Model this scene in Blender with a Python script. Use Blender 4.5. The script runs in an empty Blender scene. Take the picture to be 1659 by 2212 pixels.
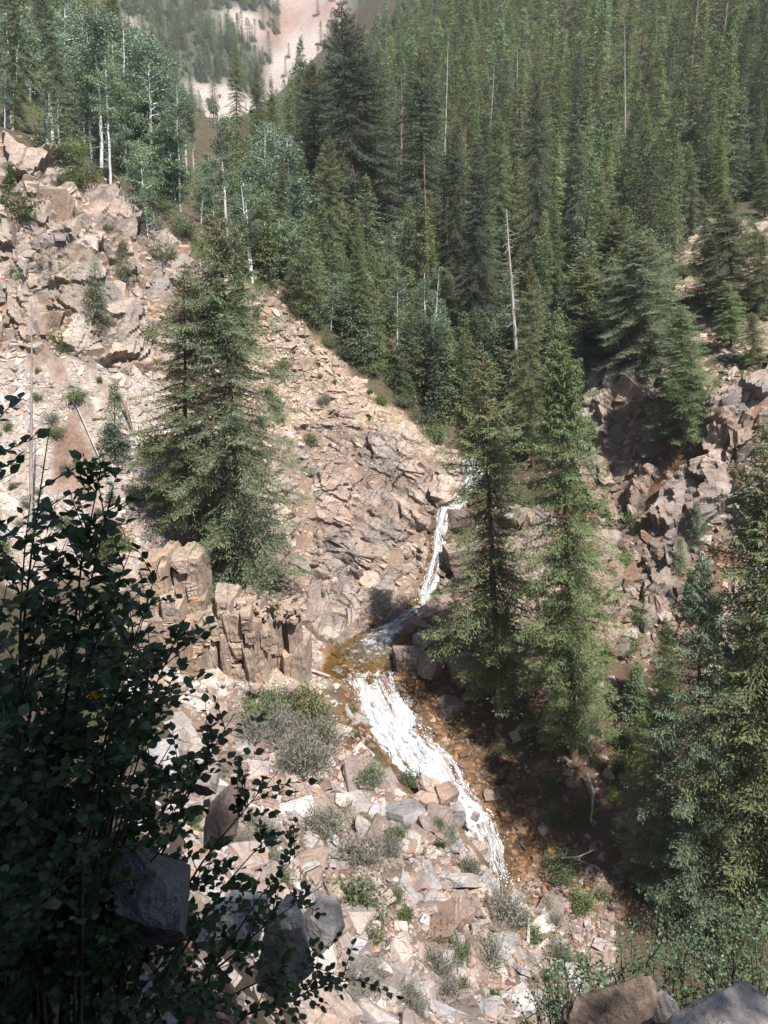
import bpy, bmesh, math, random
import numpy as np
from mathutils import Vector, Matrix, Euler

# ------------------------------------------------------------------ camera, world, sun, exposure
sc = bpy.context.scene
COL = sc.collection
R = math.radians
PITCH = R(22.0)
W0, H0, FPX = 1659.0, 2212.0, 1786.0
cam_d = bpy.data.cameras.new('camera')
cam = bpy.data.objects.new('camera', cam_d)
COL.objects.link(cam)
cam.location = (0, 0, 0)
cam.rotation_euler = (R(90) - PITCH, 0, 0)
cam_d.sensor_fit = 'VERTICAL'
cam_d.angle_y = 2 * math.atan(H0 / 2 / FPX)
cam_d.clip_start = 0.05
cam_d.clip_end = 4000
sc.camera = cam

SUN_EL, SUN_AZ = R(60), R(146)          # azimuth clockwise from +Y (the view direction): sun to the right, a little behind
world = bpy.data.worlds.new('World')
sc.world = world
world.use_nodes = True
wn = world.node_tree
wn.nodes.clear()
w_sky = wn.nodes.new('ShaderNodeTexSky')
w_sky.sky_type = 'NISHITA'
w_sky.sun_disc = False
w_sky.sun_elevation = SUN_EL
w_sky.sun_rotation = SUN_AZ
w_sky.altitude = 2800
w_bg = wn.nodes.new('ShaderNodeBackground')
w_bg.inputs['Strength'].default_value = 0.075
w_out = wn.nodes.new('ShaderNodeOutputWorld')
wn.links.new(w_sky.outputs['Color'], w_bg.inputs['Color'])
wn.links.new(w_bg.outputs['Background'], w_out.inputs['Surface'])

sun_dir = Vector((math.sin(SUN_AZ) * math.cos(SUN_EL), math.cos(SUN_AZ) * math.cos(SUN_EL), math.sin(SUN_EL)))
sun_d = bpy.data.lights.new('sun', 'SUN')
sun_d.energy = 5.0
sun_d.angle = R(0.53)
sun_d.color = (1.0, 0.97, 0.925)
sun = bpy.data.objects.new('sun', sun_d)
COL.objects.link(sun)
sun.rotation_euler = (-sun_dir).to_track_quat('-Z', 'Y').to_euler()

sc.view_settings.view_transform = 'Standard'
sc.view_settings.look = 'None'
sc.view_settings.gamma = 1.0
sc.view_settings.exposure = 1.3
try:
    sc.view_settings.use_curve_mapping = False
except Exception:
    pass
sc.cycles.max_bounces = 6
sc.cycles.diffuse_bounces = 3
sc.cycles.glossy_bounces = 2
sc.cycles.transmission_bounces = 3
sc.cycles.transparent_max_bounces = 6
sc.cycles.volume_bounces = 1
sc.cycles.use_adaptive_sampling = True

rng = np.random.default_rng(7)
random.seed(7)

# ------------------------------------------------------------------ small tools
def tag(o, label=None, cat=None, group=None, kind=None):
    if label: o['label'] = label
    if cat: o['category'] = cat
    if group: o['group'] = group
    if kind: o['kind'] = kind
    return o

def empty(name, loc, rot=(0, 0, 0), scale=(1, 1, 1)):
    o = bpy.data.objects.new(name, None)
    COL.objects.link(o)
    o.location = loc; o.rotation_euler = rot; o.scale = scale
    o.empty_display_size = 0.2
    return o

def link(name, me, parent=None, loc=None, rot=None, scale=None):
    o = bpy.data.objects.new(name, me)
    COL.objects.link(o)
    if parent is not None: o.parent = parent
    if loc is not None: o.location = loc
    if rot is not None: o.rotation_euler = rot
    if scale is not None: o.scale = scale
    return o

def np_mesh(name, verts, faces, mats, smooth=False, col=None, fmat=None, uv=None):
    """verts n x 3, faces: m x k array (or list of such arrays), col: per vertex rgb"""
    if not isinstance(faces, list): faces = [faces]
    faces = [np.asarray(f, dtype=np.int32) for f in faces if len(f)]
    me = bpy.data.meshes.new(name)
    verts = np.ascontiguousarray(verts, dtype=np.float32)
    me.vertices.add(len(verts))
    me.vertices.foreach_set('co', verts.ravel())
    loops = np.concatenate([f.ravel() for f in faces])
    tot = np.concatenate([np.full(len(f), f.shape[1], dtype=np.int32) for f in faces])
    st = np.zeros(len(tot), dtype=np.int32); st[1:] = np.cumsum(tot)[:-1]
    me.loops.add(len(loops)); me.loops.foreach_set('vertex_index', loops)
    me.polygons.add(len(tot)); me.polygons.foreach_set('loop_start', st)
    try: me.polygons.foreach_set('loop_total', tot)
    except Exception: pass
    if fmat is not None: me.polygons.foreach_set('material_index', np.asarray(fmat, dtype=np.int32))
    me.polygons.foreach_set('use_smooth', np.full(len(tot), bool(smooth)))
    if col is not None:
        a = me.color_attributes.new('tint', 'FLOAT_COLOR', 'POINT')
        c = np.ones((len(verts), 4), dtype=np.float32); c[:, :3] = col
        a.data.foreach_set('color', c.ravel())
    if uv is not None:
        a = me.attributes.new('flow', 'FLOAT2', 'POINT')
        a.data.foreach_set('vector', np.ascontiguousarray(uv, dtype=np.float32).ravel())
    for m in (mats if isinstance(mats, (list, tuple)) else [mats]): me.materials.append(m)
    me.update(calc_edges=True)
    me.validate()
    return me

def hash2(ix, iy, s=0):
    n = (ix.astype(np.int64) * 374761393 + iy.astype(np.int64) * 668265263 + s * 1442695041) & 0xFFFFFFFF
    n = ((n ^ (n >> 13)) * 1274126177) & 0xFFFFFFFF
    n = n ^ (n >> 16)
    return (n & 0xFFFFFF) / float(0xFFFFFF)

def vnoise(x, y, s=0):
    ix = np.floor(x); iy = np.floor(y); fx = x - ix; fy = y - iy
    fx = fx * fx * (3 - 2 * fx); fy = fy * fy * (3 - 2 * fy)
    a = hash2(ix, iy, s); b = hash2(ix + 1, iy, s); c = hash2(ix, iy + 1, s); d = hash2(ix + 1, iy + 1, s)
    return (a * (1 - fx) + b * fx) * (1 - fy) + (c * (1 - fx) + d * fx) * fy

def fbm(x, y, o=4, s=0):
    t = 0; a = 0.5; f = 1.0
    for i in range(o):
        t = t + a * vnoise(x * f + 17.3 * i, y * f - 9.1 * i, s + i); a *= 0.5; f *= 2.03
    return t

def worley(x, y, s=0):
    """returns distance to nearest and the random number of its cell and that cell's offset"""
    ix = np.floor(x); iy = np.floor(y)
    best = np.full(x.shape, 1e9); rid = np.zeros(x.shape); ox = np.zeros(x.shape); oy = np.zeros(x.shape); r2 = np.zeros(x.shape)
    for dx in (-1, 0, 1):
        for dy in (-1, 0, 1):
            cx = ix + dx; cy = iy + dy
            px = cx + hash2(cx, cy, s + 1); py = cy + hash2(cx, cy, s + 2)
            d = (px - x) ** 2 + (py - y) ** 2
            m = d < best
            best = np.where(m, d, best)
            rid = np.where(m, hash2(cx, cy, s + 3), rid); r2 = np.where(m, hash2(cx, cy, s + 4), r2)
            ox = np.where(m, x - px, ox); oy = np.where(m, y - py, oy)
    return np.sqrt(best), rid, ox, oy, r2

CP, SP = math.cos(PITCH), math.sin(PITCH)
def ray(u, v):
    """direction through a point of the photograph, with unit depth along the view axis"""
    a = (np.asarray(u, float) - W0 / 2) / FPX; b = (H0 / 2 - np.asarray(v, float)) / FPX
    return np.stack([a, CP + b * SP, -SP + b * CP], -1)
def at(u, v, Y):
    d = ray(u, v); return d * (np.asarray(Y, float) / d[..., 1])[..., None]
def project(p):
    p = np.asarray(p, float)
    dep = p[..., 1] * CP - p[..., 2] * SP
    up = p[..., 1] * SP + p[..., 2] * CP
    dep = np.where(dep > 0.01, dep, 0.01)
    return W0 / 2 + p[..., 0] / dep * FPX, H0 / 2 - up / dep * FPX, dep
def in_poly(u, v, poly):
    r = np.zeros(np.shape(u), bool); n = len(poly)
    for i in range(n):
        x1, y1 = poly[i]; x2, y2 = poly[(i + 1) % n]
        if y1 == y2: continue
        c = ((y1 > v) != (y2 > v)) & (u < (x2 - x1) * (v - y1) / (y2 - y1) + x1)
        r ^= c
    return r
# ------------------------------------------------------------------ the lie of the land (survey points: photograph point + distance)
SURVEY = [
 # creek, from the upper pool to the foot of the cascade
 (1035,1010,63),(1000,1050,59),(980,1085,56.5),(955,1130,55),(940,1200,53.5),(915,1295,51.5),(880,1350,49.5),(800,1400,46.5),
 (720,1420,46),(800,1462,44),(850,1465,44),(830,1540,41.8),(880,1560,41.2),(900,1610,39.6),(960,1640,38.6),(950,1690,37.4),(1040,1765,35.4),(1070,1850,33.0),(1110,1930,31.0),
 # centre rock face
 (960,985,62),(900,960,62),(800,920,63),(700,900,63.5),(640,960,61),(800,1050,59),(900,1060,58.5),(720,1100,57.5),(820,1150,55.5),(900,1180,54.5),
 (700,1200,54.5),(780,1260,52.5),(860,1260,52.8),(700,1320,50.5),(780,1340,49.8),(850,1340,49.6),(640,1250,53),
 # loose slope over it, up to the crest
 (600,780,65),(650,720,66),(740,790,66.5),(820,860,66),(590,660,67),(700,830,65),(900,905,66),(560,640,67),
 # left cliff
 (0,305,61),(110,365,62),(240,425,64),(330,500,65),(420,565,66),(0,450,59),(120,450,60),(220,510,62),(0,600,57),(120,600,58),(240,620,60),(320,660,61.5),
 (430,700,62),(120,720,56.3),(250,760,57.5),(0,720,55),(0,850,52.5),(150,850,53),(300,880,55),(420,850,58),(500,800,62),(0,1050,48),(150,1050,48.5),(300,1080,50),(420,1000,53.5),
 (250,1200,45.5),(380,1220,46.5),(520,1290,47.5),(620,1310,48),(100,1200,45),(600,1150,52),(560,1000,57),
 # foot of the built-up outcrop
 (330,1440,40.3),(500,1490,40.3),(640,1470,42.3),(690,1455,44),(420,1560,37.5),(560,1580,37.3),(700,1560,39.5),(760,1540,41),
 # talus towards the camera, and the rib beside the cascade
 (640,1660,34),(760,1640,35.5),(850,1690,34.6),(950,1730,33.6),(1000,1800,32),(1040,1880,30.5),(800,1780,31),(700,1760,31),(600,1760,30),(900,1860,28.5),
 (980,1980,26.5),(800,1950,25),(700,1900,25.5),(1150,2050,27),(850,2120,21),(1000,2150,22),(760,2060,21.5),(640,1820,25),(700,2200,16.5),(880,2212,18),(1050,2212,20.5),
 # lower creek and the right bank
 (1270,2140,25.5),(1300,1990,28.5),(1150,1930,30.8),(1230,1880,31.5),(1150,1760,35.4),(1250,1700,36),(1100,1640,39),(1060,1560,42),(980,1520,43.5),(1000,1450,45),(950,1380,47.5),
 (900,1400,46.6),(960,1330,50),(1000,1250,52.5),(1000,1130,57),(1100,1300,50),(1150,1150,55),(1350,1700,36.5),(1350,1560,39.5),(1300,1400,43.5),(1380,1950,29.5),(1500,2000,29),(1500,1800,33),
 (1600,1900,30),(1659,1700,34),(1500,1500,40.5),(1659,1500,39),
 # right cliff
 (1300,1200,50.5),(1400,1300,46.5),(1500,1380,43.5),(1600,1300,44.5),(1300,1000,57),(1270,850,62),(1380,850,58.5),(1400,1050,54.5),(1480,1000,53.8),(1480,880,56),(1560,960,52.8),(1560,860,54.5),(1640,860,53.5),(1659,1100,49.5),
 (1380,1180,50),(1520,1200,47.5),(1600,1050,50.5),
 # upper right bank, and the wood's floor behind
 (1340,800,64),(1500,700,68),(1480,620,72),(1600,620,70),(1659,480,80),(1540,470,84),(1250,700,72),(1150,800,70),(1080,900,67),(1000,880,68),(960,840,70),(1050,780,76),
 (900,720,80),(900,640,90),(780,650,84),(700,600,84),(1100,620,90),(1300,560,90),(1450,500,92),(1659,380,105),(1450,400,112),(1200,480,110),(950,520,112),(800,480,112),
 (1659,150,165),(1659,0,205),(1400,250,150),(1400,80,205),(1400,-60,255),(1150,300,160),(1150,120,225),(1150,-40,300),(950,330,170),(900,150,260),(850,30,330),(800,300,200),(740,250,260),
 # wood behind the left crest
 (640,540,88),(540,520,84),(420,470,80),(300,430,78),(160,370,76),(0,310,76),(600,430,115),(450,380,112),(300,330,108),(100,270,105),(0,230,105),(400,300,150),(200,180,150),(0,100,150),(600,360,160),
]
FREE = [  # x, y, z of ground outside the frame or hidden by the near slope
 (0,0,-1.65),(0,-6,0.5),(-8,-4,0.6),(8,-4,-1.5),(-25,-8,5),(25,-10,-6),(0,1.4,-2.9),(0,2.4,-4.6),(0,3.6,-6.6),(-.8,2.4,-4.0),(-.9,3.6,-6.0),(-1.6,2.2,-3.2),(-2.4,2.6,-3.3),(1.7,3.0,-5.2),(-1.6,4.4,-6.4),(0.2,5.0,-9.0),(2.2,5.2,-9.0),(-1.2,6.2,-9.4),(-2.6,5.4,-6.6),
 (-4,4,-3.2),(-3.4,7,-7.0),(0.5,8.5,-14.5),(3.5,8,-13.5),(-1.4,9,-13.8),(6,6,-9.5),(-7,8,-6.2),(-6,13,-12.6),(-3.5,13,-14.2),(-1.5,13,-19.0),(0.5,13,-21.0),(5,13,-20.2),(10,12,-20),(-8,20,-17.4),(-4.6,19,-18.5),(0,18,-25.0),(7,20,-29.2),(14,18,-29),
 (-14,16,-10.5),(-15,28,-17),(-26,20,-8),(-28,36,-11),(-40,0,6),(-40,30,0),(-45,55,4),(-40,60,-1),(-60,40,15),(-70,80,20),(30,10,-27),(30,26,-30),(28,40,-22),(45,35,-15),(40,55,-8),(60,60,0),(60,0,-22),(70,100,10),
 (-110,0,35),(-120,120,45),(-120,220,60),(110,0,-20),(120,120,35),(150,220,75),(-50,140,20),(-70,260,28),(-30,250,0),(-45,300,0),(-60,400,5),(-20,330,4),(40,330,85),(140,330,115),(-10,-40,8),(-80,-40,25),(80,-40,-15),(60,280,75),(20,420,105),(140,420,150),(-95,420,14),(-120,400,80),(190,300,130),(200,100,60),(200,-40,10),
]
s_arr = np.array(SURVEY, float)
SV = at(s_arr[:, 0], s_arr[:, 1], s_arr[:, 2])
CTRL = np.concatenate([SV, np.array(FREE, float)])
cxy = CTRL[:, :2]; cz = CTRL[:, 2]
def _phi(d): return np.sqrt(d * d + 1.2)
_n = len(CTRL)
_A = np.zeros((_n + 3, _n + 3))
_A[:_n, :_n] = _phi(np.linalg.norm(cxy[:, None] - cxy[None], axis=2)) - np.eye(_n) * 0.12
_A[:_n, _n] = 1; _A[:_n, _n + 1:] = cxy; _A[_n, :_n] = 1; _A[_n + 1:, :_n] = cxy.T
_sol = np.linalg.solve(_A, np.concatenate([cz, np.zeros(3)]))
def base_h(x, y):
    shp = np.shape(x); p = np.stack([np.ravel(x), np.ravel(y)], 1); out = np.empty(len(p))
    for i in range(0, len(p), 20000):
        q = p[i:i + 20000]
        out[i:i + 20000] = _phi(np.linalg.norm(q[:, None] - cxy[None], axis=2)) @ _sol[:_n] + _sol[_n] + q @ _sol[_n + 1:]
    return out.reshape(shp)

# zones of the ground, drawn as outlines over the photograph and limited in distance
Z = {
 'left_cliff': ([(-60,290),(110,360),(250,425),(420,555),(600,640),(520,720),(440,720),(360,830),(180,770),(-60,740)], 50, 68),
 'left_scree': ([(-60,740),(180,770),(360,830),(420,900),(400,1240),(250,1260),(-60,1250)], 40, 60),
 'crest_scree': ([(540,630),(640,680),(800,845),(1000,980),(900,960),(700,890),(600,960),(520,900),(520,720)], 55, 69),
 'rock_face': ([(590,940),(700,885),(900,950),(1010,985),(985,1075),(945,1120),(900,1320),(850,1345),(690,1385),(600,1300),(560,1150)], 47, 66),
 'foot_scree': ([(300,1380),(690,1360),(720,1480),(640,1500),(420,1520),(300,1500)], 37, 50),
 'talus': ([(380,1490),(740,1480),(860,1700),(1010,1790),(1080,1900),(1320,2000),(1320,2260),(420,2260),(380,1700)], 14, 42),
 'right_cliff': ([(1220,800),(1340,770),(1440,820),(1500,880),(1560,850),(1720,760),(1720,1420),(1460,1420),(1280,1420),(1000,1400),(980,1100),(1250,1100)], 40, 66),
 'wet': ([(830,1430),(980,1460),(1180,1740),(1290,1930),(1130,1960),(1040,1790),(880,1600),(760,1640),(720,1500)], 29, 46),
 'right_bank': ([(960,1300),(1250,1380),(1480,1420),(1720,1420),(1720,2050),(1330,2000),(1150,1900),(1150,1700),(900,1450)], 27, 52),
 'bank_stones': ([(1120,1860),(1300,1900),(1330,2020),(1330,2110),(1160,2100),(1060,1960)], 24, 33),
 'upper_bank': ([(1440,480),(1720,440),(1720,800),(1480,830),(1400,780),(1440,640)], 58, 95),
 'near': ([(-200,500),(430,1500),(640,1800),(740,2300),(-200,2300)], 0, 22),
}
def ragged(u, v):
    """the zones' outlines are not straight"""
    w = 75.0
    return (u + (fbm(u * .016, v * .016, 4, 90) - .5) * w * 1.3, v + (fbm(u * .016, v * .016, 4, 91) - .5) * w)
def zone(u, v, y, name):
    poly, a, b = Z[name]
    if name != 'near': u, v = ragged(u, v)
    return in_poly(u, v, poly) & (y > a) & (y < b)

# grid: fine in the ravine, coarser beyond
def axis(breaks):
    out = []
    for (a, b, s) in breaks:
        out.append(np.arange(a, b - s * 0.01, s))
    out.append(np.array([breaks[-1][1]]))
    return np.concatenate(out)
GX = axis([(-200, -60, 5), (-60, -34, 1.0), (-34, 32, 0.24), (32, 60, 1.0), (60, 240, 5)])
GY = axis([(-50, -6, 4), (-6, 2, 0.8), (2, 16, 0.35), (16, 70, 0.24), (70, 110, 1.0), (110, 440, 5)])
MX, MY = np.meshgrid(GX, GY)
BZ = base_h(MX, MY)
U, V, D = project(np.stack([MX, MY, BZ], -1))
rockmask = np.zeros(MX.shape); zmask = {}
for k in Z:
    zmask[k] = zone(U, V, MY, k)
def blur(a, n=2):
    a = a.astype(float)
    for _ in range(n):
        p = np.pad(a, 1, mode='edge')
        a = (p[:-2, 1:-1] + p[2:, 1:-1] + p[1:-1, :-2] + p[1:-1, 2:] + 2 * a) / 6
    return a
WATER = [(700,1400),(760,1365),(860,1330),(905,1280),(935,1130),(985,1070),(1015,1080),(968,1140),(962,1200),(935,1300),(890,1350),(862,1400),(850,1455),(930,1560),(1000,1640),(1085,1760),(1100,1880),(1050,1885),(990,1790),(860,1690),(740,1480),(690,1450)]
wmask = blur(in_poly(U, V, WATER) & (MY > 32) & (MY < 60), 2)
DZ = (fbm(MX * 0.35, MY * 0.35, 5, 3) - 0.5) * 1.0
DZ += (fbm(MX * 0.05, MY * 0.05, 3, 9) - 0.5) * np.where(MY > 90, 6.0, 0.5)
# blocky ledges: cells with their own height and tilt
def ledges(sx, sy, ang, s, h, t):
    c, n = math.cos(ang), math.sin(ang)
    x = (MX * c + MY * n) / sx + 0.35 * fbm(MX * .8, MY * .8, 2, s + 50); y = (-MX * n + MY * c) / sy
    d, r, ox, oy, r2 = worley(x, y, s)
    return (r - 0.5) * h + ox * (r2 - 0.5) * t + oy * (r - 0.5) * t
cl = blur(zmask['left_cliff'], 3); rf = blur(zmask['rock_face'], 3); rc = blur(zmask['right_cliff'], 3); tl = blur(zmask['talus'], 4)
up = blur(zmask['upper_bank'], 4)
DZ += cl * (ledges(2.6, 0.9, 0.15, 11, 0.9, 0.4) + ledges(1.0, 0.5, 0.1, 12, 0.35, 0.2))
DZ += rf * (ledges(2.6, 0.55, -0.25, 21, 0.5, 0.3) + ledges(1.2, 0.35, -0.2, 22, 0.25, 0.2))
DZ += rc * (ledges(1.9, 1.2, 0.9, 31, 1.1, 0.7) + ledges(0.8, 0.5, 0.5, 32, 0.35, 0.3))
DZ += tl * (ledges(1.1, 0.8, 0.4, 41, 0.4, 0.5))
DZ += up * (ledges(1.6, 1.0, 0.4, 51, 0.5, 0.5))
DZ *= (1 - np.clip(wmask * 1.3, 0, 1))
DZ -= wmask * 0.25
HZ = BZ + DZ
def H(x, y):
    x = np.asarray(x, float); y = np.asarray(y, float)
    i = np.clip(np.searchsorted(GX, x) - 1, 0, len(GX) - 2); j = np.clip(np.searchsorted(GY, y) - 1, 0, len(GY) - 2)
    fx = np.clip((x - GX[i]) / (GX[i + 1] - GX[i]), 0, 1); fy = np.clip((y - GY[j]) / (GY[j + 1] - GY[j]), 0, 1)
    return (HZ[j, i] * (1 - fx) + HZ[j, i + 1] * fx) * (1 - fy) + (HZ[j + 1, i] * (1 - fx) + HZ[j + 1, i + 1] * fx) * fy
def normal(x, y, e=0.6):
    n = np.stack([H(x - e, y) - H(x + e, y), H(x, y - e) - H(x, y + e), np.full(np.shape(x), 2 * e)], -1)
    return n / np.linalg.norm(n, axis=-1, keepdims=True)
_T = np.concatenate([np.arange(2.2, 30, 0.15), np.arange(30, 90, 0.3), np.geomspace(90, 460, 240)])
def hit(u, v, y_min=0.0):
    """first ground point that a sight line through the photograph meets"""
    d = ray(np.atleast_1d(u), np.atleast_1d(v)); n = len(d); out = np.full((n, 3), np.nan)
    for i in range(0, n, 3000):
        q = d[i:i + 3000, None, :] * _T[None, :, None]
        below = (q[..., 2] < H(q[..., 0], q[..., 1])) & (q[..., 1] > y_min)
        k = np.argmax(below, 1); ok = below.any(1); k = np.maximum(k, 1)
        r = np.arange(len(k)); lo = _T[k - 1].copy(); hi = _T[k].copy(); dd = d[i:i + 3000]
        for _ in range(14):
            mid = (lo + hi) / 2; p = dd * mid[:, None]; b = p[:, 2] < H(p[:, 0], p[:, 1])
            hi = np.where(b, mid, hi); lo = np.where(b, lo, mid)
        p = dd * hi[:, None]; p[~ok] = np.nan; out[i:i + 3000] = p
    return out if np.ndim(u) else out[0]
# ------------------------------------------------------------------ materials
def new_mat(name):
    m = bpy.data.materials.new(name); m.use_nodes = True
    nt = m.node_tree; nt.nodes.clear()
    return m, nt, nt.nodes.new('ShaderNodeOutputMaterial')
def nd(nt, t, **kw):
    n = nt.nodes.new(t)
    for k, v in kw.items():
        if k.startswith('i_'):
            key = k[2:]
            n.inputs[int(key) if key.isdigit() else key].default_value = v
        else: setattr(n, k, v)
    return n
def noise(nt, vec, scale, detail=4, rough=0.55, dim='3D'):
    n = nd(nt, 'ShaderNodeTexNoise'); n.inputs['Scale'].default_value = scale; n.inputs['Detail'].default_value = detail; n.inputs['Roughness'].default_value = rough
    if vec is not None: nt.links.new(vec, n.inputs['Vector'])
    return n.outputs['Fac']
def ramp(nt, fac, a, b, ca=(0, 0, 0, 1), cb=(1, 1, 1, 1)):
    r = nd(nt, 'ShaderNodeValToRGB'); e = r.color_ramp.elements
    e[0].position = a; e[1].position = b; e[0].color = ca; e[1].color = cb
    nt.links.new(fac, r.inputs['Fac']); return r.outputs['Color']
def mix(nt, fac, a, b, mode='MIX'):
    m = nd(nt, 'ShaderNodeMix', data_type='RGBA', blend_type=mode)
    for sock, val in ((m.inputs[0], fac), (m.inputs[6], a), (m.inputs[7], b)):
        if hasattr(val, 'is_linked') or hasattr(val, 'links'): nt.links.new(val, sock)
        elif isinstance(val, (int, float)): sock.default_value = val
        else: sock.default_value = (*val, 1) if len(val) == 3 else val
    return m.outputs[2]
def math_n(nt, op, a, b=None):
    m = nd(nt, 'ShaderNodeMath', operation=op)
    for s, v in zip(m.inputs, (a, b)):
        if v is None: continue
        if isinstance(v, (int, float)): s.default_value = v
        else: nt.links.new(v, s)
    return m.outputs[0]
def bump(nt, h, strength, dist=0.05):
    b = nd(nt, 'ShaderNodeBump'); b.inputs['Strength'].default_value = strength; b.inputs['Distance'].default_value = dist
    nt.links.new(h, b.inputs['Height']); return b.outputs['Normal']

def rock_material(name, source, grain=1.0, stain=0.62, rough=0.82, joints=0.65):
    m, nt, out = new_mat(name)
    p = nd(nt, 'ShaderNodeBsdfPrincipled'); p.inputs['Roughness'].default_value = rough
    p.inputs['Specular IOR Level'].default_value = 0.35
    geo = nd(nt, 'ShaderNodeNewGeometry').outputs['Position']
    if source == 'object':
        base = nd(nt, 'ShaderNodeObjectInfo').outputs['Color']
    else:
        base = nd(nt, 'ShaderNodeVertexColor', layer_name='tint').outputs['Color']
    n1 = noise(nt, geo, 0.9 * grain, 6, 0.62); n2 = noise(nt, geo, 6.5 * grain, 6, 0.7); n3 = noise(nt, geo, 34 * grain, 3, 0.6)
    c = mix(nt, ramp(nt, n1, 0.3, 0.72), mix(nt, 1.0, base, (0.66, 0.65, 0.66), 'MULTIPLY'), mix(nt, 1.0, base, (1.24, 1.155, 1.05), 'MULTIPLY'))
    c = mix(nt, ramp(nt, n2, 0.38, 0.66), mix(nt, 1.0, c, (0.70, 0.70, 0.72), 'MULTIPLY'), c)
    st = noise(nt, geo, 1.7 * grain, 5, 0.6)
    c = mix(nt, ramp(nt, st, stain, stain + 0.09), c, (0.36, 0.16, 0.075))
    lm = noise(nt, geo, 2.6 * grain + 0.2, 7, 0.7)
    c = mix(nt, math_n(nt, 'MULTIPLY', ramp(nt, lm, 0.60, 0.68), 0.7), c, (0.10, 0.095, 0.09))
    c = mix(nt, ramp(nt, n3, 0.42, 0.6), mix(nt, 1.0, c, (0.82, 0.82, 0.82), 'MULTIPLY'), c)
    # joints: thin dark cracks along warped cell edges, flattened along the bedding
    wn_ = nd(nt, 'ShaderNodeTexNoise'); wn_.inputs['Scale'].default_value = 1.1 * grain; wn_.inputs['Detail'].default_value = 4; nt.links.new(geo, wn_.inputs['Vector'])
    ad = nd(nt, 'ShaderNodeVectorMath', operation='MULTIPLY_ADD'); nt.links.new(wn_.outputs['Color'], ad.inputs[0]); ad.inputs[1].default_value = (.9, .9, .5); nt.links.new(geo, ad.inputs[2])
    mpc = nd(nt, 'ShaderNodeMapping'); mpc.inputs['Scale'].default_value = (1.0, 1.0, 2.3); mpc.inputs['Rotation'].default_value = (.12, -.2, .3); nt.links.new(ad.outputs[0], mpc.inputs['Vector'])
    vc = nd(nt, 'ShaderNodeTexVoronoi', feature='DISTANCE_TO_EDGE'); vc.inputs['Scale'].default_value = 1.25 * grain; nt.links.new(mpc.outputs[0], vc.inputs['Vector'])
    crk0 = ramp(nt, vc.outputs['Distance'], 0.004, 0.035)
    crk = math_n(nt, 'MAXIMUM', crk0, math_n(nt, 'MAXIMUM', ramp(nt, noise(nt, geo, .8 * grain, 3), 0.42, 0.58), 1.0 - joints))
    c = mix(nt, crk, mix(nt, 1.0, c, (0.42, 0.40, 0.38), 'MULTIPLY'), c)
    nt.links.new(c, p.inputs['Base Color'])
    hgt = math_n(nt, 'ADD', math_n(nt, 'ADD', math_n(nt, 'MULTIPLY', n2, 0.7), math_n(nt, 'MULTIPLY', n3, 0.3)), math_n(nt, 'MULTIPLY', crk, 0.6))
    nt.links.new(bump(nt, hgt, 0.75, 0.06), p.inputs['Normal'])
    nt.links.new(p.outputs[0], out.inputs['Surface'])
    return m
M_ROCK = rock_material('fractured_rock', 'tint')
M_ROCK1 = rock_material('single_rock', 'object')
M_WET = rock_material('wet_rock', 'tint', 1.3, 0.6, 0.35)
M_GREY = rock_material('grey_boulder_rock', 'object', 2.2, 0.74, joints=0.0)

def ground_material():
    m, nt, out = new_mat('ground_surface')
    p = nd(nt, 'ShaderNodeBsdfPrincipled'); p.inputs['Roughness'].default_value = 0.9; p.inputs['Specular IOR Level'].default_value = 0.2
    geo = nd(nt, 'ShaderNodeNewGeometry').outputs['Position']
    base = nd(nt, 'ShaderNodeVertexColor', layer_name='tint').outputs['Color']
    n1 = noise(nt, geo, 0.8, 6, 0.65); n2 = noise(nt, geo, 5, 6, 0.7); n3 = noise(nt, geo, 22, 4, 0.7)
    c = mix(nt, ramp(nt, n1, 0.3, 0.7), mix(nt, 1.0, base, (0.6, 0.58, 0.56), 'MULTIPLY'), mix(nt, 1.0, base, (1.25, 1.2, 1.15), 'MULTIPLY'))
    c = mix(nt, ramp(nt, n2, 0.35, 0.65), mix(nt, 1.0, c, (0.6, 0.6, 0.6), 'MULTIPLY'), c)
    c = mix(nt, ramp(nt, n3, 0.4, 0.62), mix(nt, 1.0, c, (0.75, 0.74, 0.73), 'MULTIPLY'), c)
    nt.links.new(c, p.inputs['Base Color'])
    h = math_n(nt, 'ADD', n2, math_n(nt, 'MULTIPLY', n3, 0.5))
    nt.links.new(bump(nt, h, 0.9, 0.12), p.inputs['Normal'])
    nt.links.new(p.outputs[0], out.inputs['Surface'])
    return m
M_GROUND = ground_material()

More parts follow.
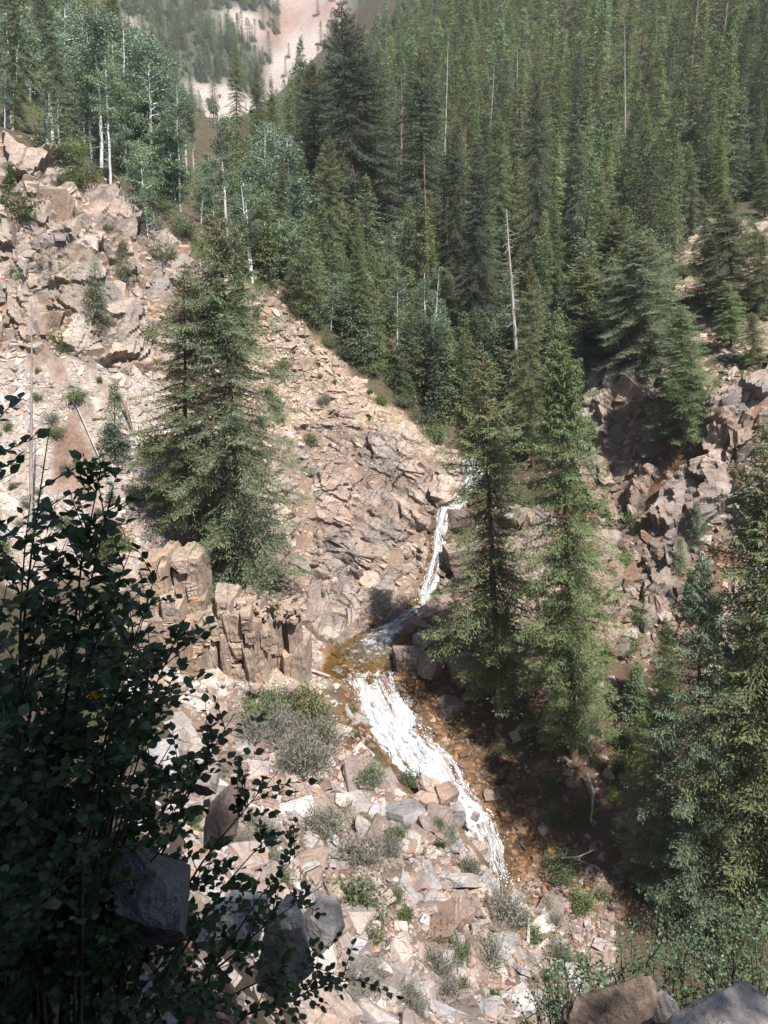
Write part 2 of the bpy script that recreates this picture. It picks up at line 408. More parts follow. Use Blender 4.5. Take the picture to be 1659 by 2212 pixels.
def leaf_material(name, dark, light, trans=0.3, gloss=0.15, tr_col=None, var=0.25):
    """needles and leaves: two tones by the tint's red channel, each tree a little different"""
    m, nt, out = new_mat(name)
    a = nd(nt, 'ShaderNodeVertexColor', layer_name='tint')
    sep = nd(nt, 'ShaderNodeSeparateColor'); nt.links.new(a.outputs['Color'], sep.inputs['Color'])
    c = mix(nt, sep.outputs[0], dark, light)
    c = mix(nt, sep.outputs[1], c, (0.17, 0.10, 0.05))          # brown cones, dead sprays
    rnd = nd(nt, 'ShaderNodeObjectInfo').outputs['Random']
    hs = nd(nt, 'ShaderNodeHueSaturation'); nt.links.new(c, hs.inputs['Color'])
    nt.links.new(math_n(nt, 'ADD', math_n(nt, 'MULTIPLY', rnd, 0.05), 0.475), hs.inputs['Hue'])
    nt.links.new(math_n(nt, 'ADD', math_n(nt, 'MULTIPLY', rnd, -0.35), 1.1), hs.inputs['Saturation'])
    r2 = math_n(nt, 'FRACT', math_n(nt, 'MULTIPLY', rnd, 7.31))
    nt.links.new(math_n(nt, 'ADD', math_n(nt, 'MULTIPLY', r2, 2 * var), 1 - var), hs.inputs['Value'])
    p = nd(nt, 'ShaderNodeBsdfPrincipled'); p.inputs['Roughness'].default_value = 0.55; p.inputs['Specular IOR Level'].default_value = gloss
    nt.links.new(hs.outputs[0], p.inputs['Base Color'])
    t = nd(nt, 'ShaderNodeBsdfTranslucent')
    nt.links.new(mix(nt, 1.0, hs.outputs[0], tr_col or (1.3, 1.35, 0.8), 'MULTIPLY'), t.inputs['Color'])
    ms = nd(nt, 'ShaderNodeMixShader'); ms.inputs[0].default_value = trans
    nt.links.new(p.outputs[0], ms.inputs[1]); nt.links.new(t.outputs[0], ms.inputs[2])
    nt.links.new(ms.outputs[0], out.inputs['Surface'])
    return m
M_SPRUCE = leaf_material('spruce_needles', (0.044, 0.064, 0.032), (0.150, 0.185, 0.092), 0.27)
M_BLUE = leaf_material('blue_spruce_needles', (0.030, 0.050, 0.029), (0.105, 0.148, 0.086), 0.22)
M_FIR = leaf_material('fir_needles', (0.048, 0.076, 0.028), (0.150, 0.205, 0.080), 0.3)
M_SHADED = leaf_material('dark_spruce_needles', (0.026, 0.042, 0.028), (0.064, 0.088, 0.056), 0.2)  # shade over the giants in mid wood, put into a darker needle colour
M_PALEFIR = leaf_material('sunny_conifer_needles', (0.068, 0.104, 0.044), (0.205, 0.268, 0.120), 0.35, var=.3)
M_ASPEN = leaf_material('aspen_leaves', (0.075, 0.115, 0.066), (0.17, 0.23, 0.145), 0.35, 0.5)
M_SHRUB = leaf_material('shrub_leaves', (0.055, 0.090, 0.028), (0.16, 0.20, 0.065), 0.35, 0.3)
M_SAGE = leaf_material('grey_shrub_leaves', (0.10, 0.105, 0.075), (0.20, 0.20, 0.14), 0.2, 0.2)
M_BUSH = leaf_material('broad_leaves', (0.030, 0.060, 0.026), (0.070, 0.125, 0.050), 0.25, 0.5, var=0.15)

def bark_material(name, a, b, scale=6, stretch=0.25, marks=None):
    m, nt, out = new_mat(name)
    p = nd(nt, 'ShaderNodeBsdfPrincipled'); p.inputs['Roughness'].default_value = 0.85; p.inputs['Specular IOR Level'].default_value = 0.2
    tc = nd(nt, 'ShaderNodeTexCoord').outputs['Object']
    mp = nd(nt, 'ShaderNodeMapping'); mp.inputs['Scale'].default_value = (1, 1, stretch); nt.links.new(tc, mp.inputs['Vector'])
    n = noise(nt, mp.outputs[0], scale, 5, 0.65)
    c = mix(nt, ramp(nt, n, 0.35, 0.68), a, b)
    if marks:
        mp2 = nd(nt, 'ShaderNodeMapping'); mp2.inputs['Scale'].default_value = (1.2, 1.2, 4.5); nt.links.new(tc, mp2.inputs['Vector'])
        k = noise(nt, mp2.outputs[0], 1.6, 4, 0.6)
        c = mix(nt, ramp(nt, k, 0.60, 0.66), c, marks)
    nt.links.new(c, p.inputs['Base Color'])
    nt.links.new(bump(nt, n, 0.6, 0.04), p.inputs['Normal'])
    nt.links.new(p.outputs[0], out.inputs['Surface'])
    return m
M_BARK = bark_material('spruce_bark', (0.075, 0.052, 0.038), (0.20, 0.125, 0.085))
M_DEAD = bark_material('dead_wood', (0.20, 0.175, 0.155), (0.40, 0.36, 0.33), 5)
M_REDBARK = bark_material('rusty_bark', (0.15, 0.095, 0.070), (0.27, 0.185, 0.14), 5)
M_ASPENBARK = bark_material('aspen_bark', (0.42, 0.42, 0.38), (0.62, 0.61, 0.57), 3, 0.4, (0.06, 0.05, 0.045))
M_TWIG = bark_material('dark_twigs', (0.045, 0.033, 0.028), (0.10, 0.075, 0.062), 20)
M_GREYTWIG = bark_material('grey_twigs', (0.16, 0.14, 0.13), (0.27, 0.245, 0.23), 20)

def water_material(name, amber, foam_lo, foam_hi, sx, sy, alpha, gain=1.0):
    m, nt, out = new_mat(name)
    fl = nd(nt, 'ShaderNodeAttribute', attribute_name='flow').outputs['Vector']
    mp = nd(nt, 'ShaderNodeMapping'); mp.inputs['Scale'].default_value = (sx, sy, 1); nt.links.new(fl, mp.inputs['Vector'])
    n = noise(nt, mp.outputs[0], 1.0, 7, 0.68)
    mp2 = nd(nt, 'ShaderNodeMapping'); mp2.inputs['Scale'].default_value = (sx * 4, sy * 5, 1); nt.links.new(fl, mp2.inputs['Vector'])
    n2 = noise(nt, mp2.outputs[0], 1.0, 5, 0.7)
    v = nd(nt, 'ShaderNodeVertexColor', layer_name='tint')
    sep = nd(nt, 'ShaderNodeSeparateColor'); nt.links.new(v.outputs['Color'], sep.inputs['Color'])
    f = math_n(nt, 'ADD', math_n(nt, 'ADD', math_n(nt, 'MULTIPLY', n, 0.62), math_n(nt, 'MULTIPLY', n2, 0.38)), math_n(nt, 'SUBTRACT', sep.outputs[0], 0.5))
    f = math_n(nt, 'ADD', math_n(nt, 'MULTIPLY', math_n(nt, 'SUBTRACT', f, sep.outputs[0]), gain), sep.outputs[0])
    foam = ramp(nt, f, foam_lo, foam_hi)
    pf = nd(nt, 'ShaderNodeBsdfPrincipled'); pf.inputs['Base Color'].default_value = (0.66, 0.70, 0.74, 1); pf.inputs['Roughness'].default_value = 0.5
    pw = nd(nt, 'ShaderNodeBsdfPrincipled'); pw.inputs['Roughness'].default_value = 0.08; pw.inputs['IOR'].default_value = 1.33
    nt.links.new(mix(nt, sep.outputs[1], amber, (0.16, 0.24, 0.26)), pw.inputs['Base Color'])
    nt.links.new(bump(nt, f, 0.6, 0.12), pw.inputs['Normal']); nt.links.new(bump(nt, f, 0.9, 0.15), pf.inputs['Normal'])
    tr = nd(nt, 'ShaderNodeBsdfTransparent'); tr.inputs['Color'].default_value = (0.88, 0.80, 0.62, 1)
    ms0 = nd(nt, 'ShaderNodeMixShader'); ms0.inputs[0].default_value = alpha
    nt.links.new(tr.outputs[0], ms0.inputs[1]); nt.links.new(pw.outputs[0], ms0.inputs[2])
    ms = nd(nt, 'ShaderNodeMixShader'); nt.links.new(foam, ms.inputs[0])
    nt.links.new(ms0.outputs[0], ms.inputs[1]); nt.links.new(pf.outputs[0], ms.inputs[2])
    nt.links.new(ms.outputs[0], out.inputs['Surface'])
    return m
M_CASCADE = water_material('white_water', (0.16, 0.08, 0.03), 0.36, 0.88, 3.4, 0.5, 0.4, 2.8)
M_POOL = water_material('clear_water', (0.10, 0.07, 0.025), 0.44, 0.74, 2.2, 1.4, 0.22, 1.6)
# ------------------------------------------------------------------ ground sheet with its own colours
tint = np.zeros(MX.shape + (3,)); tint[:] = (0.115, 0.090, 0.060)
g = fbm(MX * 0.25, MY * 0.25, 4, 60)
moss = np.clip((g - 0.5) * 6, 0, 1)[..., None]
tint = tint * (1 - moss) + np.array((0.070, 0.085, 0.030)) * moss
def paint(name, col, n=3, soil=None, s=70, thr=0.5, scale=0.3):
    global tint
    k = blur(zmask[name], n)[..., None]
    c = np.broadcast_to(np.array(col), tint.shape)
    if soil is not None:
        q = np.clip((fbm(MX * scale, MY * scale, 4, s) - thr) * 9, 0, 1)[..., None]
        c = c * (1 - q) + np.array(soil) * q
    tint = tint * (1 - k) + c * k
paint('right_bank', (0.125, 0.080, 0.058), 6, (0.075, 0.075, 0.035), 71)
paint('upper_bank', (0.30, 0.235, 0.18), 5, (0.15, 0.12, 0.07), 72)
paint('left_cliff', (0.36, 0.255, 0.185), 4, (0.34, 0.19, 0.11), 73)
paint('left_scree', (0.41, 0.35, 0.305), 5, (0.27, 0.185, 0.145), 74, 0.56)
paint('crest_scree', (0.43, 0.33, 0.24), 4, (0.30, 0.19, 0.12), 75, 0.55)
paint('rock_face', (0.29, 0.215, 0.165), 3)
paint('foot_scree', (0.40, 0.32, 0.26), 3)
paint('talus', (0.255, 0.190, 0.150), 4, (0.20, 0.135, 0.095), 76)
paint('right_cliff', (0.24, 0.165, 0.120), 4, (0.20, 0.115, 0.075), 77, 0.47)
paint('bank_stones', (0.21, 0.150, 0.115), 4)
paint('wet', (0.150, 0.075, 0.030), 3, (0.075, 0.055, 0.030), 78)
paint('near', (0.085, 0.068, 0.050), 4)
k = wmask[..., None]; tint = tint * (1 - k) + np.array((0.20, 0.115, 0.035)) * k
nx, ny = len(GX), len(GY)
idx = np.arange(nx * ny).reshape(ny, nx)
F = np.stack([idx[:-1, :-1].ravel(), idx[:-1, 1:].ravel(), idx[1:, 1:].ravel(), idx[1:, :-1].ravel()], 1)
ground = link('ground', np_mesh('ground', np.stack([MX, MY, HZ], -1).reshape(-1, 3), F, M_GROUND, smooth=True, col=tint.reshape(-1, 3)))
tag(ground, 'steep ravine ground of pale scree, brown soil and broken rock', kind='structure')

# ------------------------------------------------------------------ the far mountain
mxg = np.arange(-420, 421, 6.0); myg = np.arange(430, 1000, 6.0)
AX, AY = np.meshgrid(mxg, myg)
def far_h(x, y):
    z = 6 + np.maximum(y - 470, 0) * 0.72 + np.minimum(y - 470, 0) * 0.1
    z = z + (fbm(x * 0.012, y * 0.012, 5, 81) - 0.5) * 46
    z = z + np.abs(x + 70) * 0.10 + 10 * np.exp(-((x + 60) / 30) ** 2) * 0
    gul = np.exp(-((x + 78 - (y - 500) * 0.22) / 16) ** 2)
    return z - gul * 9 + (fbm(x * 0.05, y * 0.05, 4, 82) - 0.5) * 9
AZ = far_h(AX, AY)
fu, fv, _ = project(np.stack([AX, AY, AZ], -1))
def scree_mask(u, v, w):
    m = in_poly(u, v, [(560,250),(590,120),(640,-10),(720,-60),(735,60),(690,130),(640,230)]) | in_poly(u, v, [(490,60),(500,15),(560,20),(560,90),(520,80)]) \
        | in_poly(u, v, [(395,170),(480,180),(600,240),(640,330),(520,330),(420,250)]) | in_poly(u, v, [(262,30),(310,40),(300,80),(280,90)]) | in_poly(u, v, [(570,-80),(760,-80),(700,60),(600,70)])
    return m
sm = blur(scree_mask(fu + (w1 := (fbm(AX * .05, AY * .05, 4, 83) - .5) * 60), fv + w1, 0), 1)[..., None]
red = blur(in_poly(fu, fv, [(560,90),(600,-20),(700,-60),(740,20),(700,60),(640,55),(600,100)]), 1)[..., None] * np.clip((fbm(AX * .06, AY * .02, 4, 84)[..., None] - 0.3) * 4, 0, 1)
ct = np.array((0.085, 0.095, 0.06)) * (1 - sm) + np.array((0.50, 0.43, 0.40)) * sm
ct = ct * (1 - red) + np.array((0.31, 0.20, 0.17)) * red
ii = np.arange(AX.size).reshape(AX.shape)
FF = np.stack([ii[:-1, :-1].ravel(), ii[:-1, 1:].ravel(), ii[1:, 1:].ravel(), ii[1:, :-1].ravel()], 1)
mountain = link('mountain', np_mesh('mountain', np.stack([AX, AY, AZ], -1).reshape(-1, 3), FF, M_GROUND, smooth=True, col=ct.reshape(-1, 3)))
tag(mountain, 'distant wooded mountainside with a pale scree chute and red cliff', kind='structure')
# ------------------------------------------------------------------ rocks: cut blocks, flat-faced, no two zones alike
def cut_block(seed, cuts, deep=(.42, .80)):
    r = random.Random(seed)
    bm = bmesh.new(); bmesh.ops.create_cube(bm, size=2.0)
    for v in bm.verts:
        v.co.x *= r.uniform(.82, 1.0); v.co.y *= r.uniform(.82, 1.0); v.co.z *= r.uniform(.8, 1.0)
    for _ in range(cuts):
        n = Vector((r.gauss(0, 1), r.gauss(0, 1), r.gauss(0, .8))).normalized()
        d = (abs(n.x) + abs(n.y) + abs(n.z)) * r.uniform(*deep)
        g = bmesh.ops.bisect_plane(bm, geom=bm.verts[:] + bm.edges[:] + bm.faces[:], plane_co=n * d, plane_no=n, clear_outer=True)
        es = [e for e in g['geom_cut'] if isinstance(e, bmesh.types.BMEdge)]
        if es: bmesh.ops.edgenet_fill(bm, edges=es)
    pts = [x.co.copy() for x in bm.verts]; bm.free()          # closed and convex
    bm = bmesh.new()
    for q in pts: bm.verts.new(q)
    h = bmesh.ops.convex_hull(bm, input=bm.verts[:])
    loose_v = [x for x in bm.verts if not x.link_faces]
    if loose_v: bmesh.ops.delete(bm, geom=loose_v, context='VERTS')
    bmesh.ops.triangulate(bm, faces=bm.faces[:]); bmesh.ops.recalc_face_normals(bm, faces=bm.faces[:])
    bm.verts.index_update()
    v = np.array([x.co[:] for x in bm.verts]); f = np.array([[x.index for x in p.verts] for p in bm.faces])
    bm.free(); return v, f
BLOCKS = [cut_block(100 + i, 5 + i % 5) for i in range(18)]
SIMPLE = [cut_block(200 + i, 2 + i % 2, (.45, .75)) for i in range(18)]
BLOCK_ME = []
def rough_mesh(name, v, f, seed, cuts=3, amp=.045, layers=0.0, mat=None):
    """the same block with broken, layered faces"""
    bm = bmesh.new(); vs = [bm.verts.new(x) for x in v]
    for t in f:
        try: bm.faces.new([vs[k] for k in t])
        except ValueError: pass
    bmesh.ops.subdivide_edges(bm, edges=bm.edges[:], cuts=cuts, use_grid_fill=True)
    co = np.array([x.co[:] for x in bm.verts]); dirn = co / (np.linalg.norm(co, axis=1, keepdims=True) + 1e-6)
    nz = fbm(co[:, 0] * 3.1 + seed, co[:, 1] * 3.1 + co[:, 2] * 2.3, 4, seed) - .5
    ly = hash2(np.floor(co[:, 2] * 5 + nz * 1.5), np.zeros(len(co)) + seed, 5) - .5
    co = co + dirn * (nz * amp * 3 + ly * layers)[:, None]
    for x, c_ in zip(bm.verts, co): x.co = c_
    bmesh.ops.triangulate(bm, faces=bm.faces[:]); bm.verts.index_update()
    a = np.array([x.co[:] for x in bm.verts]); b = np.array([[x.index for x in p.verts] for p in bm.faces]); bm.free()
    return np_mesh(name, a * .5, b, mat or M_ROCK1)
for i, (v, f) in enumerate(BLOCKS):
    BLOCK_ME.append(rough_mesh('rock', v, f, 700 + i, 3, .04, .06))
def euler_mats(rx, ry, rz):
    cx, sx = np.cos(rx), np.sin(rx); cy, sy = np.cos(ry), np.sin(ry); cz, sz = np.cos(rz), np.sin(rz)
    m = np.empty((len(rx), 3, 3))
    m[:, 0, 0] = cy * cz; m[:, 0, 1] = sx * sy * cz - cx * sz; m[:, 0, 2] = cx * sy * cz + sx * sz
    m[:, 1, 0] = cy * sz; m[:, 1, 1] = sx * sy * sz + cx * cz; m[:, 1, 2] = cx * sy * sz - sx * cz
    m[:, 2, 0] = -sy; m[:, 2, 1] = sx * cy; m[:, 2, 2] = cx * cy
    return m
def align_mats(n, spin):
    """frames whose z axis is n"""
    t = np.where(np.abs(n[:, :1]) < .9, np.array([[1., 0, 0]]), np.array([[0, 1., 0]]))
    x = t - n * (t * n).sum(1, keepdims=True); x /= np.linalg.norm(x, axis=1, keepdims=True); y = np.cross(n, x)
    c, s = np.cos(spin)[:, None], np.sin(spin)[:, None]
    return np.stack([x * c + y * s, -x * s + y * c, n], 2)
PAL = {
 'pale': [(0.45,0.405,0.375),(0.52,0.475,0.44),(0.40,0.35,0.315),(0.44,0.365,0.31),(0.40,0.39,0.39),(0.48,0.40,0.34)],
 'tan': [(0.43,0.345,0.27),(0.39,0.31,0.24),(0.47,0.395,0.32),(0.35,0.285,0.23),(0.42,0.30,0.22)],
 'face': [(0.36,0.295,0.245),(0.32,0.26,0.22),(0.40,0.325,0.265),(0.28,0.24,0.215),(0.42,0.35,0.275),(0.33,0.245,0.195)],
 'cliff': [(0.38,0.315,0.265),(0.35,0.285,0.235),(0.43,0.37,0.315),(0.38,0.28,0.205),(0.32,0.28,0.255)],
 'talus': [(0.33,0.275,0.245),(0.37,0.325,0.305),(0.29,0.24,0.215),(0.35,0.275,0.23),(0.345,0.335,0.34),(0.42,0.385,0.365),(0.30,0.215,0.175)],
 'brown': [(0.26,0.20,0.16),(0.30,0.25,0.21),(0.21,0.165,0.13),(0.36,0.32,0.285),(0.27,0.175,0.12)],
 'wet': [(0.19,0.11,0.05),(0.14,0.085,0.045),(0.23,0.13,0.06),(0.12,0.09,0.065),(0.20,0.16,0.12)],
}
def sample_zone(name, n, extra=None):
    poly, a, b = Z[name]
    us = [p[0] for p in poly]; vs = [p[1] for p in poly]
    P = []
    got = 0
    tri = 0
    while got < n and tri < 12:
        u = rng.uniform(min(us) - 50, max(us) + 50, n * 2); v = rng.uniform(min(vs) - 40, max(vs) + 40, n * 2)
        k = in_poly(*ragged(u, v), poly); u, v = u[k], v[k]
        p = hit(u, v); ok = ~np.isnan(p[:, 0]) & (p[:, 1] > a) & (p[:, 1] < b)
        p = p[ok]
        if extra is not None: p = p[extra(p)]
        uu, vv, _ = project(p); p = p[~in_poly(uu, vv, WATER)]
        P.append(p); got += len(p); tri += 1
    return np.concatenate(P)[:n]
def rock_batch(P, size, dims, mode, pal, tilt=0.5, yaw=0.0, bed=(0, 0), sink=0.3, jit=0.12):
    n = len(P)
    dm = np.array(dims)[None] * rng.uniform(.62, 1.4, (n, 3)) * size[:, None]
    N = normal(P[:, 0], P[:, 1], 0.7)
    if mode == 'loose':
        q = N + rng.normal(0, tilt, (n, 3)); q[:, 2] += .25; q /= np.linalg.norm(q, axis=1, keepdims=True)
        Rm = align_mats(q, rng.uniform(0, 6.28, n))
    elif mode == 'shingle':                       # plates that lean half way to the slope, with a common dip
        q = N * 0.55 + np.array([math.sin(bed[0]), math.sin(bed[1]), 1.0]) * 0.6 + rng.normal(0, tilt, (n, 3)); q /= np.linalg.norm(q, axis=1, keepdims=True)
        Rm = align_mats(q, rng.normal(yaw, .35, n))
    else:                                          # jointed blocks standing square
        Rm = euler_mats(rng.normal(bed[0], tilt, n), rng.normal(bed[1], tilt, n), rng.normal(yaw, jit * 3, n) + rng.integers(0, 2, n) * np.pi / 2)
    pos = P - N * (dm.min(1) * sink)[:, None]
    c = np.array(PAL[pal])[rng.integers(0, len(PAL[pal]), n)] * rng.uniform(.66, 1.2, (n, 1))
    return dict(pos=pos, dim=dm, rot=Rm, col=c, var=rng.integers(0, len(BLOCKS), n))
def join(bs): return {k: np.concatenate([b[k] for b in bs]) for k in bs[0]}
def pareto(n, lo, hi, a=2.0):
    u = rng.uniform(0, 1, n); return (lo ** -a + u * (hi ** -a - lo ** -a)) ** (-1 / a)
def merge(b, name, mat, blocks=None):
    blocks = blocks or BLOCKS
    vs, fs, cs, o = [], [], [], 0
    for k in range(len(blocks)):
        m = b['var'] == k
        if not m.any(): continue
        v, f = blocks[k]
        x = np.einsum('nij,nvj->nvi', b['rot'][m], v[None] * 0.5 * b['dim'][m][:, None, :]) + b['pos'][m][:, None, :]
        n = len(x); vs.append(x.reshape(-1, 3))
        fs.append((f[None] + (np.arange(n) * len(v))[:, None, None] + o).reshape(-1, 3)); o += n * len(v)
        cs.append(np.repeat(b['col'][m], len(v), 0))
    return np_mesh(name, np.concatenate(vs), np.concatenate(fs), mat, col=np.concatenate(cs))

# ---- solid rock: the cliffs' own faces, broken by joints and bedding
def bedrock(name, zn, box, step, layers, lift, pal, strike=(1, 0), cracks=(), weather=0.0):
    xs = np.arange(box[0], box[1], step); ys = np.arange(box[2], box[3], step * .5); X, Y = np.meshgrid(xs, ys)
    Zb = base_h(X, Y) + (fbm(X * .35, Y * .35, 4, 3) - .5) * 1.0
    u, v, _ = project(np.stack([X, Y, Zb], -1)); m = zone(u, v, Y, zn) & ~in_poly(u, v, WATER)
    k = blur(m, int(.6 / step) + 4)
    gy, gx = np.gradient(Zb, step * .5, step); N = np.stack([-gx, -gy, np.ones_like(gx)], -1); N /= np.linalg.norm(N, axis=-1, keepdims=True)
    for _ in range(4): N = np.stack([blur(N[..., i], 3) for i in range(3)], -1)
    N /= np.linalg.norm(N, axis=-1, keepdims=True)
    A = X * strike[0] + Y * strike[1]; B = Zb
    wv = (fbm(A * .7, B * .7, 4, 61) - .5)
    dsp = np.zeros_like(X); col = np.ones(X.shape + (3,)) * np.array(PAL[pal]).mean(0); tone = np.zeros_like(X)
    for i, (sx, sz, ang, amp, tilt, sd, warp) in enumerate(layers):
        c_, s_ = math.cos(ang), math.sin(ang); p = (A * c_ + B * s_) / sx + wv * warp; q = (-A * s_ + B * c_) / sz + wv * warp * .6
        d, r, ox, oy, r2 = worley(p, q, sd)
        dsp += (r - .5) * amp + (ox * (r2 - .5) + oy * (hash2(np.floor(r * 9999), np.floor(r2 * 9999), 2) - .35)) * tilt
        if i < 2:
            pc = np.array(PAL[pal]); ci = (r2 * len(pc) * .999).astype(int); col = col * .45 + pc[ci] * .55; tone += (r - .5) * .25
    dsp += (fbm(A * 3, B * 3, 4, 63) - .5) * .07
    ru, rv = u + (fbm(u * .02, v * .02, 4, 65) - .5) * 60, v
    for line, wid, deep in cracks:                  # clefts and gullies
        dmin = np.full(X.shape, 1e9)
        for (x1, y1), (x2, y2) in zip(line[:-1], line[1:]):
            t = np.clip(((ru - x1) * (x2 - x1) + (rv - y1) * (y2 - y1)) / ((x2 - x1) ** 2 + (y2 - y1) ** 2), 0, 1)
            dmin = np.minimum(dmin, np.hypot(ru - x1 - t * (x2 - x1), rv - y1 - t * (y2 - y1)))
        dsp -= deep * np.clip(1.25 - dmin / wid, 0, 1)
    wz = np.clip((fbm(A * .35 + 9, B * .35, 4, 66) - .5) * 5 + .5, 0, 1)[..., None] * weather
    col = col * (1 - wz) + col.mean(-1, keepdims=True) * np.array((.74, .70, .68)) * wz
    col = col * (1 + tone[..., None]) * (.85 + .3 * fbm(A * 1.2, B * 1.2, 4, 64))[..., None]
    P = np.stack([X, Y, Zb], -1) + N * (dsp * np.clip(k * 1.6, 0, 1) + lift - (1 - np.clip(k * 1.8, 0, 1)) * 1.1)[..., None]
    i = np.arange(X.size).reshape(X.shape); keep = (k[:-1, :-1] > .12)
    Fq = np.stack([i[:-1, :-1][keep], i[:-1, 1:][keep], i[1:, 1:][keep], i[1:, :-1][keep]], 1)
    used = np.unique(Fq); remap = np.full(X.size, -1); remap[used] = np.arange(len(used))
    o = link(name, np_mesh(name, P.reshape(-1, 3)[used], remap[Fq], M_ROCK, False, col.reshape(-1, 3)[used]), ground); print(name, len(Fq)); return o
bedrock('rock_face', 'rock_face', (-9, 6, 46, 66), .10, [(3.4,1.2,-.30,.8,.9,21,.8),(1.7,.36,-.22,.40,.55,22,.6),(.9,.26,-.35,.16,.25,23,.5),(3.0,.30,.75,.20,.2,24,.5)], .35, 'face', cracks=[([(640,1000),(660,1150),(640,1260)],26,1.0),([(930,1150),(860,1190),(790,1260)],14,.9),([(900,1250),(850,1300),(800,1345)],16,.9)], weather=.6)
bedrock('cliff_face', 'left_cliff', (-34, -8, 50, 68), .12, [(1.8,3.0,.12,1.6,1.0,31,.5),(1.5,1.2,-.08,.7,.7,32,.5),(.7,1.0,.05,.22,.3,33,.4)], .35, 'cliff', cracks=[([(60,420),(85,520),(60,620)],18,1.0),([(230,520),(240,600),(330,690)],20,1.3)], weather=.4)
bedrock('cliff_face', 'right_cliff', (3, 30, 40, 66), .12, [(2.2,2.6,.55,2.2,1.3,41,.6),(1.2,.8,.35,.75,.8,42,.5),(.6,.45,.6,.2,.35,43,.4)], .30, 'brown', (.8, -.6), cracks=[([(1360,840),(1350,960),(1330,1080),(1350,1180),(1365,1320)],26,1.7),([(1455,960),(1420,1050),(1385,1130),(1375,1240)],22,2.2),([(1560,960),(1575,1050)],26,1.4),([(1500,1180),(1470,1300)],24,1.5)], weather=.6)

def soil(p, s, thr): return fbm(p[:, 0] * .3, p[:, 1] * .3, 4, s) < thr
S = {}
n = 2600; p = sample_zone('left_cliff', n); S['left_cliff'] = rock_batch(p, pareto(len(p), .22, 1.4, 1.5), (1.2, .9, .8), 'block', 'cliff', .2, .2, (0.08, 0.05), .22, .2)
n = 4200; p = sample_zone('left_scree', n, lambda q: soil(q, 74, .58)); S['left_scree'] = rock_batch(p, pareto(len(p), .13, .9, 2.0), (1.2, .9, .38), 'loose', 'pale', .4)
n = 3000; p = sample_zone('crest_scree', n); S['crest_scree'] = rock_batch(p, pareto(len(p), .15, 1.1, 1.9), (1.2, .9, .4), 'loose', 'tan', .35)
n = 800; p = sample_zone('rock_face', n); S['rock_face'] = rock_batch(p, pareto(len(p), .15, 1.0, 1.7), (1.6, .8, .4), 'shingle', 'face', .20, -.25, (0.1, -0.25), .3)
n = 900; p = sample_zone('foot_scree', n); S['foot_scree'] = rock_batch(p, pareto(len(p), .12, .6, 1.9), (1.1, .9, .5), 'loose', 'pale', .4)
n = 7000; p = sample_zone('talus', n); S['talus'] = rock_batch(p, pareto(len(p), .13, 1.5, 1.75), (1.3, .95, .32), 'loose', 'talus', .42)
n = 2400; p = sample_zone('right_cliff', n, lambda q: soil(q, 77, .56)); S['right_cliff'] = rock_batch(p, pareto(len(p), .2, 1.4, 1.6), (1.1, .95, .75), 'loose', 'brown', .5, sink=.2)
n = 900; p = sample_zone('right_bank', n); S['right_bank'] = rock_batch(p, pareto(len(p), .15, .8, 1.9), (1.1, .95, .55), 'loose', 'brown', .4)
n = 1500; p = sample_zone('wet', n); S['wet'] = rock_batch(p, pareto(len(p), .12, .6, 1.8), (1.1, 1.0, .6), 'loose', 'wet', .35)
n = 1300; p = sample_zone('bank_stones', n); S['bank_stones'] = rock_batch(p, pareto(len(p), .1, .6, 1.9), (1.15, .95, .55), 'loose', 'brown', .35)
n = 1300; p = sample_zone('upper_bank', n); S['upper_bank'] = rock_batch(p, pareto(len(p), .3, 1.6, 1.6), (1.2, .9, .5), 'loose', 'tan', .4)

def add(name, b): S[name] = join([S[name], b])
p = sample_zone('left_cliff', 34); add('left_cliff', rock_batch(p, rng.uniform(1.3, 2.6, len(p)), (1.0, .9, 1.35), 'block', 'cliff', .10, .2, (0.1, 0.04), .42))
p = sample_zone('right_cliff', 34); add('right_cliff', rock_batch(p, rng.uniform(1.2, 2.6, len(p)), (1.1, .9, 1.1), 'block', 'brown', .28, .7, (0.15, -.1), .4))
p = sample_zone('rock_face', 10); add('rock_face', rock_batch(p, rng.uniform(1.4, 2.6, len(p)), (1.4, .9, .55), 'shingle', 'face', .16, -.25, (0.1, -0.25), .42))
p = sample_zone('talus', 60); add('talus', rock_batch(p, rng.uniform(1.1, 2.0, len(p)), (1.3, .95, .45), 'loose', 'talus', .45, sink=.2))
# a thin sprinkling of stones between the zones
def sprinkle(n, box, a, b, lo, hi, pal):
    u = rng.uniform(box[0], box[2], n); v = rng.uniform(box[1], box[3], n); p = hit(u, v); ok = ~np.isnan(p[:, 0]) & (p[:, 1] > a) & (p[:, 1] < b)
    p = p[ok]; uu, vv, _ = project(p); p = p[~in_poly(uu, vv, WATER)]
    return rock_batch(p, pareto(len(p), lo, hi, 1.9), (1.2, .9, .5), 'loose', pal, .4)
S['strewn'] = join([sprinkle(1500, (250, 700, 760, 1500), 38, 66, .15, .8, 'pale'), sprinkle(700, (900, 700, 1659, 1500), 38, 75, .2, .9, 'brown'), sprinkle(500, (0, 250, 700, 700), 55, 80, .2, .9, 'tan'), sprinkle(900, (1300, 640, 1659, 880), 50, 76, .2, 1.1, 'tan'), sprinkle(700, (200, 1450, 800, 2212), 4, 42, .12, .8, 'talus')])

